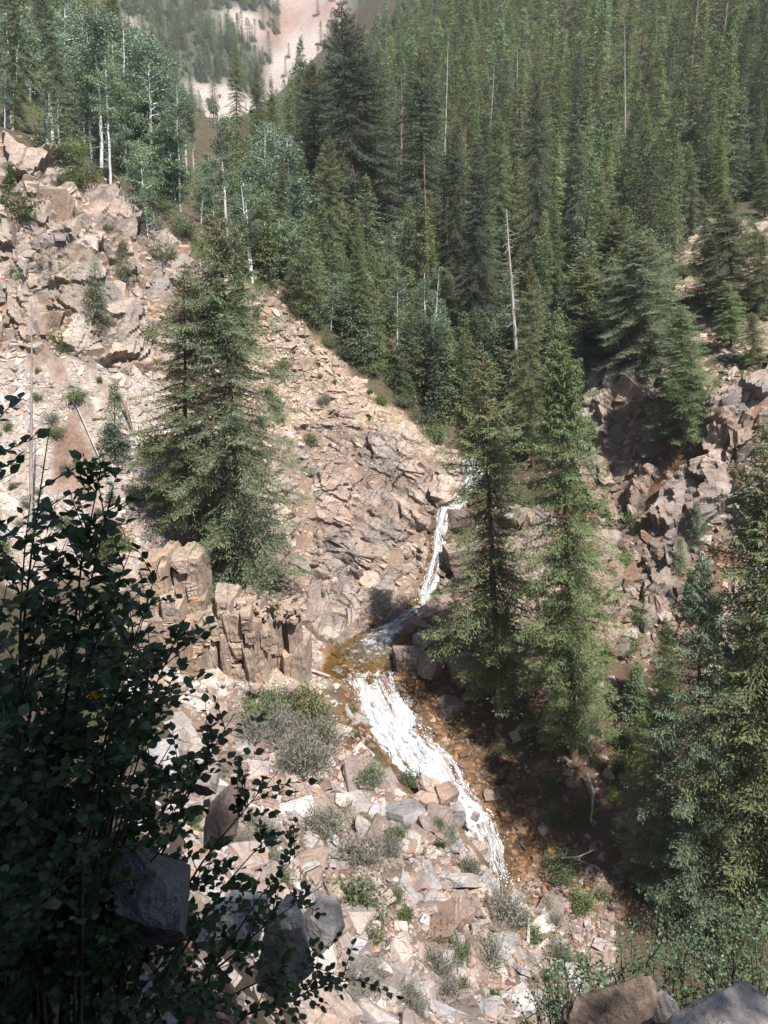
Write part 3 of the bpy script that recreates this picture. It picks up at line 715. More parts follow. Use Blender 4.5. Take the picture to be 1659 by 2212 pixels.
def split_largest(names, count, quota=None):
    b = join([S[k] for k in names]); zn = np.concatenate([np.full(len(S[k]['pos']), i) for i, k in enumerate(names)])
    dep = b['pos'][:, 1] * CP - b['pos'][:, 2] * SP
    size = np.sort(b['dim'], 1)[:, 1] / dep
    if quota:
        o = np.argsort(-size); a = np.concatenate([o[zn[o] == i][:quota.get(k, 20)] for i, k in enumerate(names)]); r = np.setdiff1d(o, a)
    else:
        o = np.argsort(-size); a, r = o[:count], o[count:]
    return {k: v[a] for k, v in b.items()}, {k: v[r] for k, v in b.items()}, zn[a]
def place_rocks(b, name, parent=None):
    out = []
    for i in range(len(b['pos'])):
        o = bpy.data.objects.new(name, BLOCK_ME[b['var'][i]]); COL.objects.link(o)
        M = Matrix([list(r) + [0] for r in b['rot'][i]] + [[0, 0, 0, 1]])
        o.rotation_mode = 'QUATERNION'; o.rotation_quaternion = M.to_quaternion()
        o.location = b['pos'][i]; o.scale = b['dim'][i]; o.color = (*b['col'][i], 1)
        if parent is not None: o.parent = parent
        out.append(o)
    return out
cliffs = ['left_cliff', 'rock_face', 'right_cliff', 'upper_bank']
big, rest, _ = split_largest(cliffs, 300)
place_rocks(big, 'rock_block', ground)
tag(link('cliff_rubble', merge(rest, 'cliff_rubble', M_ROCK), ground), kind='stuff')
loose = ['left_scree', 'crest_scree', 'foot_scree', 'talus', 'right_bank', 'wet', 'bank_stones', 'strewn']
big, rest, zn = split_largest(loose, 0, {'talus': 150, 'left_scree': 30, 'crest_scree': 20, 'foot_scree': 8, 'right_bank': 12, 'wet': 18, 'bank_stones': 16, 'strewn': 16})
LOOSE_SAY = {
 'left_scree': ('pale angular stone lying on the white scree below the left cliff', 'stones on the left scree slope'),
 'crest_scree': ('tan angular stone lying on the scree ridge above the waterfall', 'stones on the scree ridge'),
 'foot_scree': ('pale stone in the scree beside the jointed rock outcrop', 'stones beside the outcrop'),
 'talus': ('flat pinkish grey slab lying in the talus this side of the cascade', 'slabs in the talus'),
 'right_bank': ('brown stone lying on the shaded bank under the spruces', 'stones on the shaded bank'),
 'wet': ('wet amber brown stone at the edge of the cascade', 'wet stones along the cascade'),
 'strewn': ('broken stone lying in the thin scrub of the ravine slope', 'stones strewn over the slopes'),
 'bank_stones': ('brown rounded stone on the bank below the cascade', 'stones on the bank below the cascade'),
}
REP = []      # things that repeat: each gets a label of its own at the end
def rock_look(c, dim):
    l = sum(c) / 3; s_ = max(c) - min(c); d = sorted(dim)
    hue = 'pale grey' if l > .36 and s_ < .09 else 'grey' if s_ < .07 else 'cream' if l > .38 else 'rust brown' if c[0] / c[2] > 1.7 else 'dark brown' if l < .22 else 'tan' if c[0] / c[2] > 1.32 else 'pinkish'
    return hue + (' flat slab' if d[0] / d[1] < .36 else ' block' if d[0] / d[2] > .5 else ' stone')
for i, (o, z) in enumerate(zip(place_rocks(big, 'rock'), zn)):
    a, gname = LOOSE_SAY[loose[z]]
    tag(o, a, 'rock', gname); REP.append((o, rock_look(big['col'][i], big['dim'][i])))
tag(link('loose_stones', merge(rest, 'loose_stones', M_ROCK, SIMPLE)), 'loose broken stones and small slabs strewn over the ravine slopes', kind='stuff')
print('rocks', sum(len(s['pos']) for s in S.values()))
# ------------------------------------------------------------------ water
def resample(pts, n):
    p = np.asarray(pts, float); d = np.concatenate([[0], np.cumsum(np.linalg.norm(np.diff(p, axis=0), axis=1))]); t = np.linspace(0, d[-1], n)
    return np.stack([np.interp(t, d, p[:, i]) for i in range(p.shape[1])], 1), d[-1]
def ribbon(left, right, ny_, nx_, lift, rough, edge_drop=0.35):
    """a sheet of water lying on its bed between two banks (banks given as points of the photograph)"""
    L, ll = resample(hit(np.array([p[0] for p in left], float), np.array([p[1] for p in left], float)), ny_)
    Rr, rl = resample(hit(np.array([p[0] for p in right], float), np.array([p[1] for p in right], float)), ny_)
    s = np.linspace(0, 1, nx_)[None, :, None]
    P = L[:, None, :] * (1 - s) + Rr[:, None, :] * s
    w = np.linalg.norm(Rr - L, axis=1).mean()
    fl = np.stack([np.broadcast_to(np.linspace(0, w, nx_)[None], P.shape[:2]), np.broadcast_to(np.linspace(0, (ll + rl) / 2, ny_)[:, None], P.shape[:2])], -1)
    hb = H(P[..., 0], P[..., 1])
    e = np.clip(4 * np.linspace(0, 1, nx_) * (1 - np.linspace(0, 1, nx_)), 0, 1)[None]
    sv = np.linspace(-1, 1, nx_)[None]; P[..., :2] += ((Rr - L)[:, None, :2] / w) * (sv * (fbm(fl[..., 1] * 1.3, sv * .8 + 3, 4, 96) - .5))[..., None] * min(.9, w * .35)
    hb = H(P[..., 0], P[..., 1])
    P[..., 2] = np.maximum(hb, P[..., 2]) + lift * np.sqrt(e) - edge_drop * (1 - e) ** 3 + ((fbm(fl[..., 0] * 2.4, fl[..., 1] * .8, 5, 95) - .5) + .5 * (fbm(fl[..., 0] * 1.1, fl[..., 1] * 2.2, 4, 97) - .5)) * rough * 1.5 * np.sqrt(e)
    i = np.arange(ny_ * nx_).reshape(ny_, nx_)
    Fq = np.stack([i[:-1, :-1].ravel(), i[:-1, 1:].ravel(), i[1:, 1:].ravel(), i[1:, :-1].ravel()], 1)
    return P, fl, Fq, e
P, fl, Fq, e = ribbon([(738,1468),(765,1530),(800,1590),(850,1660),(910,1705),(985,1765),(1004,1792)], [(858,1452),(885,1510),(925,1565),(985,1635),(1018,1695),(1045,1735),(1082,1764)], 150, 60, .20, .5)
t = np.linspace(0, 1, 150)[:, None]; s = np.linspace(0, 1, 60)[None]
foam = .47 + .11 * np.minimum(t * 3, 1) + .12 * (1 - (2 * s - .85) ** 2) - .16 * np.exp(-((s - .62) / .12) ** 2) * np.exp(-((t - .0) / .2) ** 2) - .12 * np.exp(-((s - .80) / .1) ** 2) * (t > .35) + .25 * np.clip((t - .85) * 8, 0, 1)
foam = foam - .75 * np.clip((t - .90) / .10, 0, 1) * np.clip((s - .45) * 2.2, 0, 1)
c = np.zeros(P.shape); c[..., 0] = np.clip(foam, 0, 1)
PC = P
cas = link('cascade', np_mesh('cascade', P.reshape(-1, 3), Fq, M_CASCADE, True, c.reshape(-1, 3), uv=fl.reshape(-1, 2)))
tag(cas, 'broad white cascade sliding down the rock below the pool', kind='structure')
P, fl, Fq, e = ribbon([(1006,1788),(1035,1830),(1058,1885),(1080,1925)], [(1078,1768),(1092,1820),(1096,1880),(1115,1920)], 40, 20, .22, .4)
c = np.zeros(P.shape); c[..., 0] = .56 - .5 * np.clip((np.linspace(0, 1, 40)[:, None] - .72) * 3, 0, 1)
PL = P
low = link('stream', np_mesh('stream', P.reshape(-1, 3), Fq, M_CASCADE, True, c.reshape(-1, 3), uv=fl.reshape(-1, 2)))
tag(low, 'white foaming stream below the cascade', kind='structure')
P, fl, Fq, e = ribbon([(978,1078),(938,1118),(934,1160),(926,1215),(908,1270),(893,1312)], [(1012,1085),(970,1135),(966,1185),(955,1240),(936,1285),(915,1318)], 90, 24, .40, .35)
t = np.linspace(0, 1, 90)[:, None]
c = np.zeros(P.shape); c[..., 0] = np.broadcast_to(.60 - .16 * np.clip(t * 3 - 2, 0, 1) ** 2, P.shape[:2])
PF = P
fall = link('waterfall', np_mesh('waterfall', P.reshape(-1, 3), Fq, M_CASCADE, True, c.reshape(-1, 3), uv=fl.reshape(-1, 2)))
tag(fall, 'narrow white waterfall dropping through the notch in the rock', kind='structure')
P, fl, Fq, e = ribbon([(893,1305),(845,1325),(770,1365),(706,1405),(692,1445),(735,1475)], [(918,1322),(892,1345),(868,1385),(858,1420),(852,1445),(850,1462)], 80, 50, .22, .10, .35)
t = np.linspace(0, 1, 80)[:, None]; s = np.linspace(0, 1, 50)[None]
c = np.zeros(P.shape); wq = np.clip(np.exp(-((s - (.72 - .1 * t)) / .34) ** 2) * np.clip(1.5 - t * 1.6, 0, 1) * 1.4, 0, 1)
c[..., 0] = .34 + .20 * wq + .12 * np.clip(t * 6 - 5, 0, 1); c[..., 1] = wq
P_POOL = P
pool = link('pool', np_mesh('pool', P.reshape(-1, 3), Fq, M_POOL, True, c.reshape(-1, 3), uv=fl.reshape(-1, 2)))
tag(pool, 'clear pool between the falls, amber at the edge and blue white in midstream', kind='structure')
P, fl, Fq, e = ribbon([(985,1000),(1000,1030),(985,1060),(978,1080)], [(1050,990),(1048,1030),(1030,1060),(1012,1086)], 40, 20, .2, .25)
c = np.zeros(P.shape); c[..., 0] = .50; c[..., 1] = .3
upst = link('stream', np_mesh('stream', P.reshape(-1, 3), Fq, M_CASCADE, True, c.reshape(-1, 3), uv=fl.reshape(-1, 2)))
tag(upst, 'small upper stream above the waterfall', kind='structure')
P, fl, Fq, e = ribbon([(1215,2105),(1235,2145),(1250,2190)], [(1262,2100),(1295,2150),(1320,2190)], 30, 14, .25, .3)
c = np.zeros(P.shape); c[..., 0] = .56
lost = link('stream', np_mesh('stream', P.reshape(-1, 3), Fq, M_CASCADE, True, c.reshape(-1, 3), uv=fl.reshape(-1, 2)))
tag(lost, 'white water glimpsed through dark twigs at the ravine bottom', kind='structure')

# flecks of foam thrown up along the white water
def spray(name, label, P, fo, n, hi, L):
    ny_, nx_ = P.shape[:2]; j = rng.integers(0, ny_ - 2, n); i = rng.integers(0, nx_ - 1, n); f = rng.uniform(0, 1, (n, 1))
    o = P[j, i] * (1 - f) + P[j + 1, np.minimum(i + 1, nx_ - 1)] * f; d = P[j + 2, i] - P[j, i]; d /= np.linalg.norm(d, axis=1, keepdims=True) + 1e-9
    up = np.array([0, -.35, 1.]); o = o + up * (np.abs(rng.normal(0, hi, (n, 1))) + .02) + rng.normal(0, .08, (n, 3)); d = d + rng.normal(0, .35, (n, 3))
    v, f_, c = blades_(o, d, L * rng.uniform(.4, 1.5, n), L * .28 * rng.uniform(.5, 1.4, n), up + rng.normal(0, .5, (n, 3)))
    tag(link(name, np_mesh(name, v, f_, M_FOAM)), label, kind='stuff')
def blades_(o, d, L, w, nrm):
    d = d / (np.linalg.norm(d, axis=1, keepdims=True) + 1e-9); side = np.cross(d, nrm); side /= np.linalg.norm(side, axis=1, keepdims=True) + 1e-9; L = L[:, None]; w = w[:, None]
    v = np.stack([o, o + d * L * .45 + side * w * .5, o + d * L, o + d * L * .45 - side * w * .5], 1).reshape(-1, 3)
    return v, np.arange(len(o) * 4).reshape(-1, 4), None
M_FOAM = bpy.data.materials.new('foam'); M_FOAM.use_nodes = True; M_FOAM.node_tree.nodes['Principled BSDF'].inputs['Base Color'].default_value = (.76, .79, .81, 1); M_FOAM.node_tree.nodes['Principled BSDF'].inputs['Roughness'].default_value = .5
spray('foam', 'flecks of white foam flying along the cascade', PC, None, 1300, .05, .13)
spray('foam', 'flecks of white foam around the narrow waterfall', PF, None, 450, .06, .12)
spray('foam', 'flecks of white foam on the stream below the cascade', PL, None, 260, .06, .11)

def edge_rocks(P, n, lo, hi):
    j = rng.integers(0, P.shape[0], n); sd = np.where(rng.random(n) < .5, 0, P.shape[1] - 1); inn = rng.random(n) < .25
    sd = np.where(inn, rng.integers(6, P.shape[1] - 6, n), sd); p = P[j, sd].copy(); p[:, :2] += rng.normal(0, .22, (n, 2)); p[:, 2] = H(p[:, 0], p[:, 1]) + np.where(inn, .05, .0)
    return rock_batch(p, pareto(n, lo, hi, 1.7) * np.where(inn, .8, 1), (1.2, 1.0, .7), 'loose', 'wet', .3, sink=.1)
def pool_bed(P, n):
    j = rng.integers(0, P.shape[0], n); i = rng.integers(2, P.shape[1] - 2, n); p = P[j, i].copy(); p[:, :2] += rng.normal(0, .1, (n, 2)); p[:, 2] -= .28
    return rock_batch(p, pareto(n, .15, .7, 1.8), (1.2, 1.0, .45), 'loose', 'wet', .2, sink=.0)
wetb = join([edge_rocks(PC, 420, .16, .8), edge_rocks(PF, 90, .2, .9), edge_rocks(PL, 60, .15, .5), edge_rocks(P_POOL, 160, .12, .6), pool_bed(P_POOL, 420)])
tag(link('wet_stones', merge(wetb, 'wet_stones', M_WET)), 'wet amber stones edging the falling water', kind='stuff')
# ------------------------------------------------------------------ plants
def tube(pts, rad, n=7):
    """a tapered tube along points: verts, quads"""
    p = np.asarray(pts, float); m = len(p); rad = np.broadcast_to(rad, (m,))
    d = np.gradient(p, axis=0); d /= np.linalg.norm(d, axis=1, keepdims=True) + 1e-9
    ref = np.where(np.abs(d[:, 2:3]) < .9, np.array([[0, 0, 1.]]), np.array([[1., 0, 0]]))
    a = np.cross(d, ref); a /= np.linalg.norm(a, axis=1, keepdims=True) + 1e-9; b = np.cross(d, a)
    th = np.arange(n) / n * 2 * np.pi
    v = p[:, None] + rad[:, None, None] * (np.cos(th)[None, :, None] * a[:, None] + np.sin(th)[None, :, None] * b[:, None])
    i = np.arange(m * n).reshape(m, n); j = np.roll(i, -1, 1)
    f = np.stack([i[:-1].ravel(), j[:-1].ravel(), j[1:].ravel(), i[1:].ravel()], 1)
    return v.reshape(-1, 3), f
class Parts:
    def __init__(s): s.v, s.f, s.n = [], [], 0
    def add(s, v, f): s.v.append(v); s.f.append(f + s.n); s.n += len(v)
    def get(s): return np.concatenate(s.v), np.concatenate(s.f)
def blades(o, d, L, w, nrm, tone, brown=None):
    """flat pointed leaves: origin, direction, length, width, rough normal"""
    d = d / (np.linalg.norm(d, axis=1, keepdims=True) + 1e-9)
    side = np.cross(d, nrm); side /= np.linalg.norm(side, axis=1, keepdims=True) + 1e-9
    L = L[:, None]; w = w[:, None]
    v = np.stack([o, o + d * L * .45 + side * w * .5, o + d * L, o + d * L * .45 - side * w * .5], 1).reshape(-1, 3)
    f = np.arange(len(o) * 4).reshape(-1, 4)
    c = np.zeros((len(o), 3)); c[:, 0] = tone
    if brown is not None: c[:, 1] = brown
    return v, f, np.repeat(c, 4, 0)

def spruce(seed, height, radius, gap, step, blade, spr=2, bare=0.06, droop=0.35, columnar=0.8, cones=0.0, ragged_=0.35, lean=0.0, skip=.10, clump=0.0):
    """a conifer grown whorl by whorl; returns trunk mesh data and needle mesh data"""
    g = np.random.default_rng(seed)
    z = height * bare; O, Dd, LL, WW, NN, TT, BB = [], [], [], [], [], [], []
    wood = Parts()
    tz = np.linspace(0, height, 14); wob = np.cumsum(g.normal(0, .012 * height / 14, (14, 2)), 0)
    tp = np.stack([wob[:, 0] + lean * 0, wob[:, 1], tz], 1)
    rr = .0085 * height * (1 - tz / height) ** .8 + .012; rr[0] *= 1.35
    tp2, _ = tp.copy(), 0; tp2[0, 2] -= .8
    wood.add(*tube(tp2, rr, 8))
    while z < height * .985:
        t = (height - z) / height
        prof = min(t / .30, 1.0) ** .75 * (.62 + .38 * min(t / columnar, 1)) if columnar else t ** .8
        if t > .8: prof *= 1 - (t - .8) * .9
        Lw = radius * prof * g.uniform(.75, 1.15)
        nb = int(g.integers(4, 7)) if t > .12 else 4
        a0 = g.uniform(0, 6.28)
        for b in range(nb):
            if g.random() < skip: continue
            L = max(.18, Lw * g.uniform(1 - ragged_, 1 + ragged_ * .6)); az = a0 + b * 6.283 / nb + g.normal(0, .22)
            el = math.radians(38 * (1 - min(t / .35, 1)) - 14 * min(t / .5, 1)) + g.normal(0, .10)
            rd = np.array([math.cos(az), math.sin(az), 0.])
            m = max(3, int(L / step)); s = (np.arange(m) + g.uniform(.2, .9)) / m
            s = np.clip(s, .12 if L > 1 else .03, 1)
            base = np.array([np.interp(z, tz, wob[:, 0]), np.interp(z, tz, wob[:, 1]), z])
            hh = L * (math.sin(el) * s - droop * s ** 1.6 * min(t * 2.2, 1) + .20 * s ** 3)
            p = base + rd * (L * math.cos(el) * s)[:, None] + np.array([0, 0, 1.]) * hh[:, None]
            if L > .9:
                q = np.concatenate([base[None], p[:: max(1, m // 4)], p[-1:]])
                wood.add(*tube(q, np.linspace(.016 * L + .006, .006, len(q)), 3))
            sd = np.array([-rd[1], rd[0], 0.])
            for side in (-1, 1):
                for k in range(spr):
                    f = (k + g.uniform(.0, .7, m)) / spr
                    tl = np.minimum(.62, .42 * L * (1 - s) ** .6 + .10) * g.uniform(.7, 1.2, m) * (1 + clump * np.sin(s * L * 7 + az * 9 + side))
                    ang = g.uniform(.6, 1.1, m)
                    td = rd * np.cos(ang)[:, None] + sd * (side * np.sin(ang))[:, None] + np.array([0, 0, 1.]) * g.normal(-.22, .22, m)[:, None]
                    o = p + td * (tl * f)[:, None]
                    dj = td + g.normal(0, .38, (m, 3)); dj[:, 2] -= .12 + .5 * clump * g.random(m)
                    O.append(o); Dd.append(dj); LL.append(blade * g.uniform(.7, 1.35, m)); WW.append(blade * g.uniform(.20, .33, m))
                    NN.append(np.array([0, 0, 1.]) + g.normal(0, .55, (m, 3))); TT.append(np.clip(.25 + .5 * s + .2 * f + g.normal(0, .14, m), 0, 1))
                    BB.append((g.random(m) < (cones if t < .16 else .012)) * 1.0)
            O.append(p[-1:]); Dd.append((rd + np.array([0, 0, .1]))[None]); LL.append(np.array([blade * 1.2])); WW.append(np.array([blade * .4])); NN.append(np.array([[.1, 0, 1.]])); TT.append(np.array([.9])); BB.append(np.zeros(1))
        z += gap * g.uniform(.7, 1.3) * (1 if t > .25 else .7)
    k = 14
    O.append(np.stack([np.full(k, wob[-1, 0]), np.full(k, wob[-1, 1]), np.linspace(height * .965, height, k)], 1)); d = g.normal(0, .5, (k, 3)); d[:, 2] = .9
    Dd.append(d); LL.append(np.full(k, blade * 1.0)); WW.append(np.full(k, blade * .3)); NN.append(g.normal(0, 1, (k, 3))); TT.append(np.full(k, .8)); BB.append((g.random(k) < cones) * 1.)
    cat = np.concatenate
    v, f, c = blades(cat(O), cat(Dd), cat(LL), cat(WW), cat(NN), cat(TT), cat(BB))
    return wood.get(), (v, f, c)
def conifer_proto(name, mat, bark=None, **kw):
    (wv, wf), (v, f, c) = spruce(**kw)
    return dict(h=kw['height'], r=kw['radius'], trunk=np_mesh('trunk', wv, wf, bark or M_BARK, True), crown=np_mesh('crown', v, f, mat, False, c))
def single_proto(mat, **kw):
    (wv, wf), (v, f, c) = spruce(**kw)
    col = np.concatenate([np.zeros((len(wv), 3)), c])
    return dict(h=kw['height'], r=kw['radius'], one=np_mesh('spruce_tree', np.concatenate([wv, v]), np.concatenate([wf, f + len(wv)]), [M_BARK, mat], False, col, np.concatenate([np.zeros(len(wf)), np.ones(len(f))])))

HERO = {
 'wide': conifer_proto('a', M_SPRUCE, seed=1, height=22, radius=3.6, gap=.40, step=.075, blade=.17, spr=5, skip=.10, clump=.45, cones=.25, columnar=.75, bare=.04),
 'slim': conifer_proto('b', M_FIR, seed=2, height=24, radius=2.6, gap=.36, step=.078, blade=.16, spr=6, skip=.08, clump=.5, cones=.05, columnar=.55, bare=.10, ragged_=.45),
 'blue': conifer_proto('c', M_SPRUCE, seed=3, height=22, radius=2.7, gap=.42, step=.075, blade=.17, spr=5, skip=.08, clump=.5, cones=.22, columnar=.6, bare=.12, ragged_=.5),
 'pale': conifer_proto('d', M_BLUE, seed=4, height=18, radius=2.8, gap=.38, step=.075, blade=.14, spr=6, skip=.12, clump=.5, cones=.0, columnar=.8, bare=.03),
}
MID = [
 conifer_proto('m', M_FIR, seed=11, height=20, radius=2.2, gap=.42, step=.24, blade=.36, spr=2, cones=.25, columnar=.7, bare=.12),
 conifer_proto('m', M_PALEFIR, seed=12, height=20, radius=1.9, gap=.42, step=.24, blade=.36, spr=2, columnar=.55, bare=.08, ragged_=.5),
 conifer_proto('m', M_SPRUCE, seed=13, height=20, radius=2.6, gap=.45, step=.24, blade=.38, spr=2, cones=.1, columnar=.85, bare=.05),
 conifer_proto('m', M_FIR, seed=14, height=20, radius=1.6, gap=.50, step=.24, blade=.36, spr=2, columnar=.5, bare=.22, ragged_=.55),
 conifer_proto('m', M_BLUE, seed=15, height=20, radius=2.3, gap=.42, step=.24, blade=.36, spr=2, columnar=.8, bare=.05),
]
SAP = [
 conifer_proto('s', M_BLUE, seed=21, height=4.5, radius=1.25, gap=.17, step=.10, blade=.17, spr=2, columnar=0, bare=.02, droop=.15),
 conifer_proto('s', M_SPRUCE, seed=22, height=5.5, radius=1.2, gap=.19, step=.11, blade=.18, spr=2, columnar=.8, bare=.02, droop=.2),
 conifer_proto('s', M_FIR, seed=23, height=4.0, radius=1.0, gap=.17, step=.11, blade=.17, spr=2, columnar=0, bare=.02, droop=.15),
]
FAR = [
 single_proto(M_FIR, seed=31, height=20, radius=2.1, gap=.62, step=.42, blade=.62, spr=1, columnar=.7, bare=.12),
 single_proto(M_PALEFIR, seed=32, height=20, radius=1.8, gap=.62, step=.42, blade=.62, spr=1, columnar=.5, bare=.10, ragged_=.55),
 single_proto(M_PALEFIR, seed=33, height=20, radius=2.3, gap=.62, step=.42, blade=.62, spr=1, columnar=.8, bare=.05),
 single_proto(M_SPRUCE, seed=34, height=20, radius=1.5, gap=.7, step=.42, blade=.6, spr=1, columnar=.5, bare=.25, ragged_=.6),
]
def stand(proto, name, label, u, v, v_top, group=None, u_top=None, Y=None, wide=1.0, spin=None, base=None):
    """put a tree with its foot at a point of the photograph and its tip at another height of it"""
    if base is None: base = hit(float(u), float(v)) if Y is None else None
    if base is None:
        q = at(u, v, Y); base = np.array([q[0], Y, float(H(q[0], Y))])
    top = at(u if u_top is None else u_top, v_top, base[1]); h = max(top[2] - base[2], 1.0); dx = top[0] - base[0]
    sz = h / proto['h']; sx = sz * wide
    e = empty(name, base, (random.uniform(-.02, .02), math.atan2(dx, h), 0), (sx, sx, sz))
    tag(e, label, 'tree', group)
    sp = random.uniform(0, 6.28) if spin is None else spin
    for part in ('trunk', 'limbs', 'crown'):
        if part in proto:
            o = link(part, proto[part], e, rot=(0, 0, sp))
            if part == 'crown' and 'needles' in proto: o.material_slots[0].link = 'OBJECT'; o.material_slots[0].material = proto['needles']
    return e
def recolour(p, m):
    q = dict(p); q['needles'] = m; return q
SHADED_G = [recolour(HERO['wide'], M_SHADED), recolour(HERO['blue'], M_SHADED)]
# the big conifers
stand(HERO['wide'], 'spruce_tree', 'huge dense green spruce with brown cones at its tip, left of the rock face', 528, 1285, 438, u_top=470, wide=1.14)
stand(HERO['blue'], 'spruce_tree', 'tall dark spruce close behind the huge dense spruce, on its shaded side', 405, 1190, 560, u_top=398, wide=1.25)
stand(HERO['slim'], 'spruce_tree', 'tall yellow green spruce with a bent bare foot on the right bank', 1240, 1640, 680, u_top=1207, wide=.98)
stand(HERO['blue'], 'spruce_tree', 'slender dark spruce with cone clusters at the tip, right of the waterfall', 1078, 1545, 750, u_top=1043, wide=1.15, spin=1.0)
stand(HERO['pale'], 'spruce_tree', 'pale blue green spruce reaching down the bank at lower right', 1510, 2010, 1185, u_top=1520, wide=.85)
stand(recolour(HERO['slim'], M_SPRUCE), 'spruce_tree', 'big spruce with a dark trunk at the right edge, in front of the cliff', 1650, 2000, 880, u_top=1668, wide=1.15, spin=2.0)
stand(HERO['wide'], 'spruce_tree', 'broad green spruce standing on the brink of the right cliff', 1400, 800, 495, wide=2.3, u_top=1380)
stand(HERO['slim'], 'spruce_tree', 'leaning green spruce rooted on the rim over the cliff shadow', 1480, 960, 650, u_top=1465, wide=2.1, spin=.4)
stand(HERO['wide'], 'spruce_tree', 'sunlit spruce above the pale rocks of the upper right bank', 1590, 670, 410, u_top=1560, wide=2.1, spin=2.6)
stand(HERO['blue'], 'spruce_tree', 'bright slim conifer behind the yellow green spruce', 1150, 1010, 555, u_top=1145, wide=.8, spin=.2)
stand(HERO['slim'], 'spruce_tree', 'dark bushy spruce in shade below the right cliff', 1440, 1560, 1330, wide=1.2, spin=3.0)
stand(HERO['wide'], 'spruce_tree', 'dark spruce hanging its boughs over the right bank', 1400, 1900, 1480, wide=1.0, spin=4.0, u_top=1440)
stand(HERO['slim'], 'spruce_tree', 'mottled spruce beside the pale blue green one, up against the cliff', 1610, 1820, 1290, wide=1.0, spin=5.0)
stand(HERO['wide'], 'spruce_tree', 'rusty dark spruce on the crest at the left', 170, 400, -60, u_top=75, Y=70, wide=.75, spin=.8)
stand(HERO['blue'], 'spruce_tree', 'black green spruce at the left edge behind the cliff top', 30, 300, -160, Y=76, wide=.8)
stand(SHADED_G[0], 'spruce_tree', 'giant dark spruce towering over the middle of the wood', 775, 560, -5, u_top=735, Y=92, wide=1.15, spin=1.7)
stand(SHADED_G[1], 'spruce_tree', 'dark spruce leaning against the giant in the middle of the wood', 830, 560, 30, u_top=765, Y=95, wide=1.5)
stand(SHADED_G[1], 'spruce_tree', 'dark pointed spruce to the right of the giant', 905, 540, 95, u_top=912, Y=96, wide=1.35, spin=2)
stand(HERO['wide'], 'spruce_tree', 'dark green spruce in front of the giant, full to the ground', 715, 640, 290, u_top=712, Y=82, wide=.9, spin=2)
stand(HERO['slim'], 'spruce_tree', 'sunlit spruce at the head of the scree ridge', 785, 800, 490, u_top=772, Y=68, wide=.85, spin=3)
stand(HERO['blue'], 'spruce_tree', 'dense dark fir wall standing behind the forked aspen', 1040, 760, 420, Y=78, wide=1.3, spin=3)
stand(HERO['pale'], 'fir_tree', 'young blue green fir at the top of the stream', 945, 905, 700, u_top=948, wide=.8)
stand(HERO['blue'], 'spruce_tree', 'brown topped spruce in the shade behind the aspens', 610, 640, 330, Y=76, wide=1.0, spin=4)
# three ragged conifers against the pale scree chute
for u, vt, vb, lab in ((508, 82, 330, 'ragged black spruce against the pale scree, tallest of a trio'), (553, 130, 330, 'thin black spruce against the pale scree, middle of a trio'), (585, 160, 340, 'thin black spruce against the scree, lowest of a trio')):
    stand(HERO['blue'], 'spruce_tree', lab, u, vb, vt, Y=112, wide=.75)
# saplings
SAPL = [(0,248,870+120,830,'blue spruce sapling with a dead rusty leader on the left scree'),(1,205,715,545,'narrow young spruce standing against the left cliff'),(0,240,1085,1040,'small blue sapling low on the left scree'),
 (0,1505,1180,1085,'blue sapling among the pale rocks of the right cliff'),(1,1520,1350,1195,'frosty slender young spruce in front of the right cliff'),(2,1375,1560,1430,'bright young fir on the brown soil chute'),(2,1385,1650,1540,'small fir on the red soil below the cliff'),
 (0,375,1200,1140,'tiny blue sapling beside the big spruce'),(1,230,1210,1110,'drooping young spruce behind the bush'),(1,1350,700,600,'young fir on the upper right slope'),(2,1470,1230,1160,'low fir on the right cliff ledge'),(1,870,860,760,'young fir on the shoulder of the scree ridge'),
 (2,590,880,800,'small fir on the pale ridge beside the big spruce'),(1,265,620,500,'dark bushy conifer in a crack of the left cliff'),(2,20,450,350,'bushy juniper-like fir on the cliff top at the left edge'),(1,1500,880,740,'leafy young spruce on the cliff rim'),(0,1290,330,260,'pale young spruce in the wood')]
for k, u, vb, vt, lab in SAPL:
    stand(SAP[k], 'spruce_sapling', lab, u, vb, vt, wide=1.15 if k != 1 else .9)

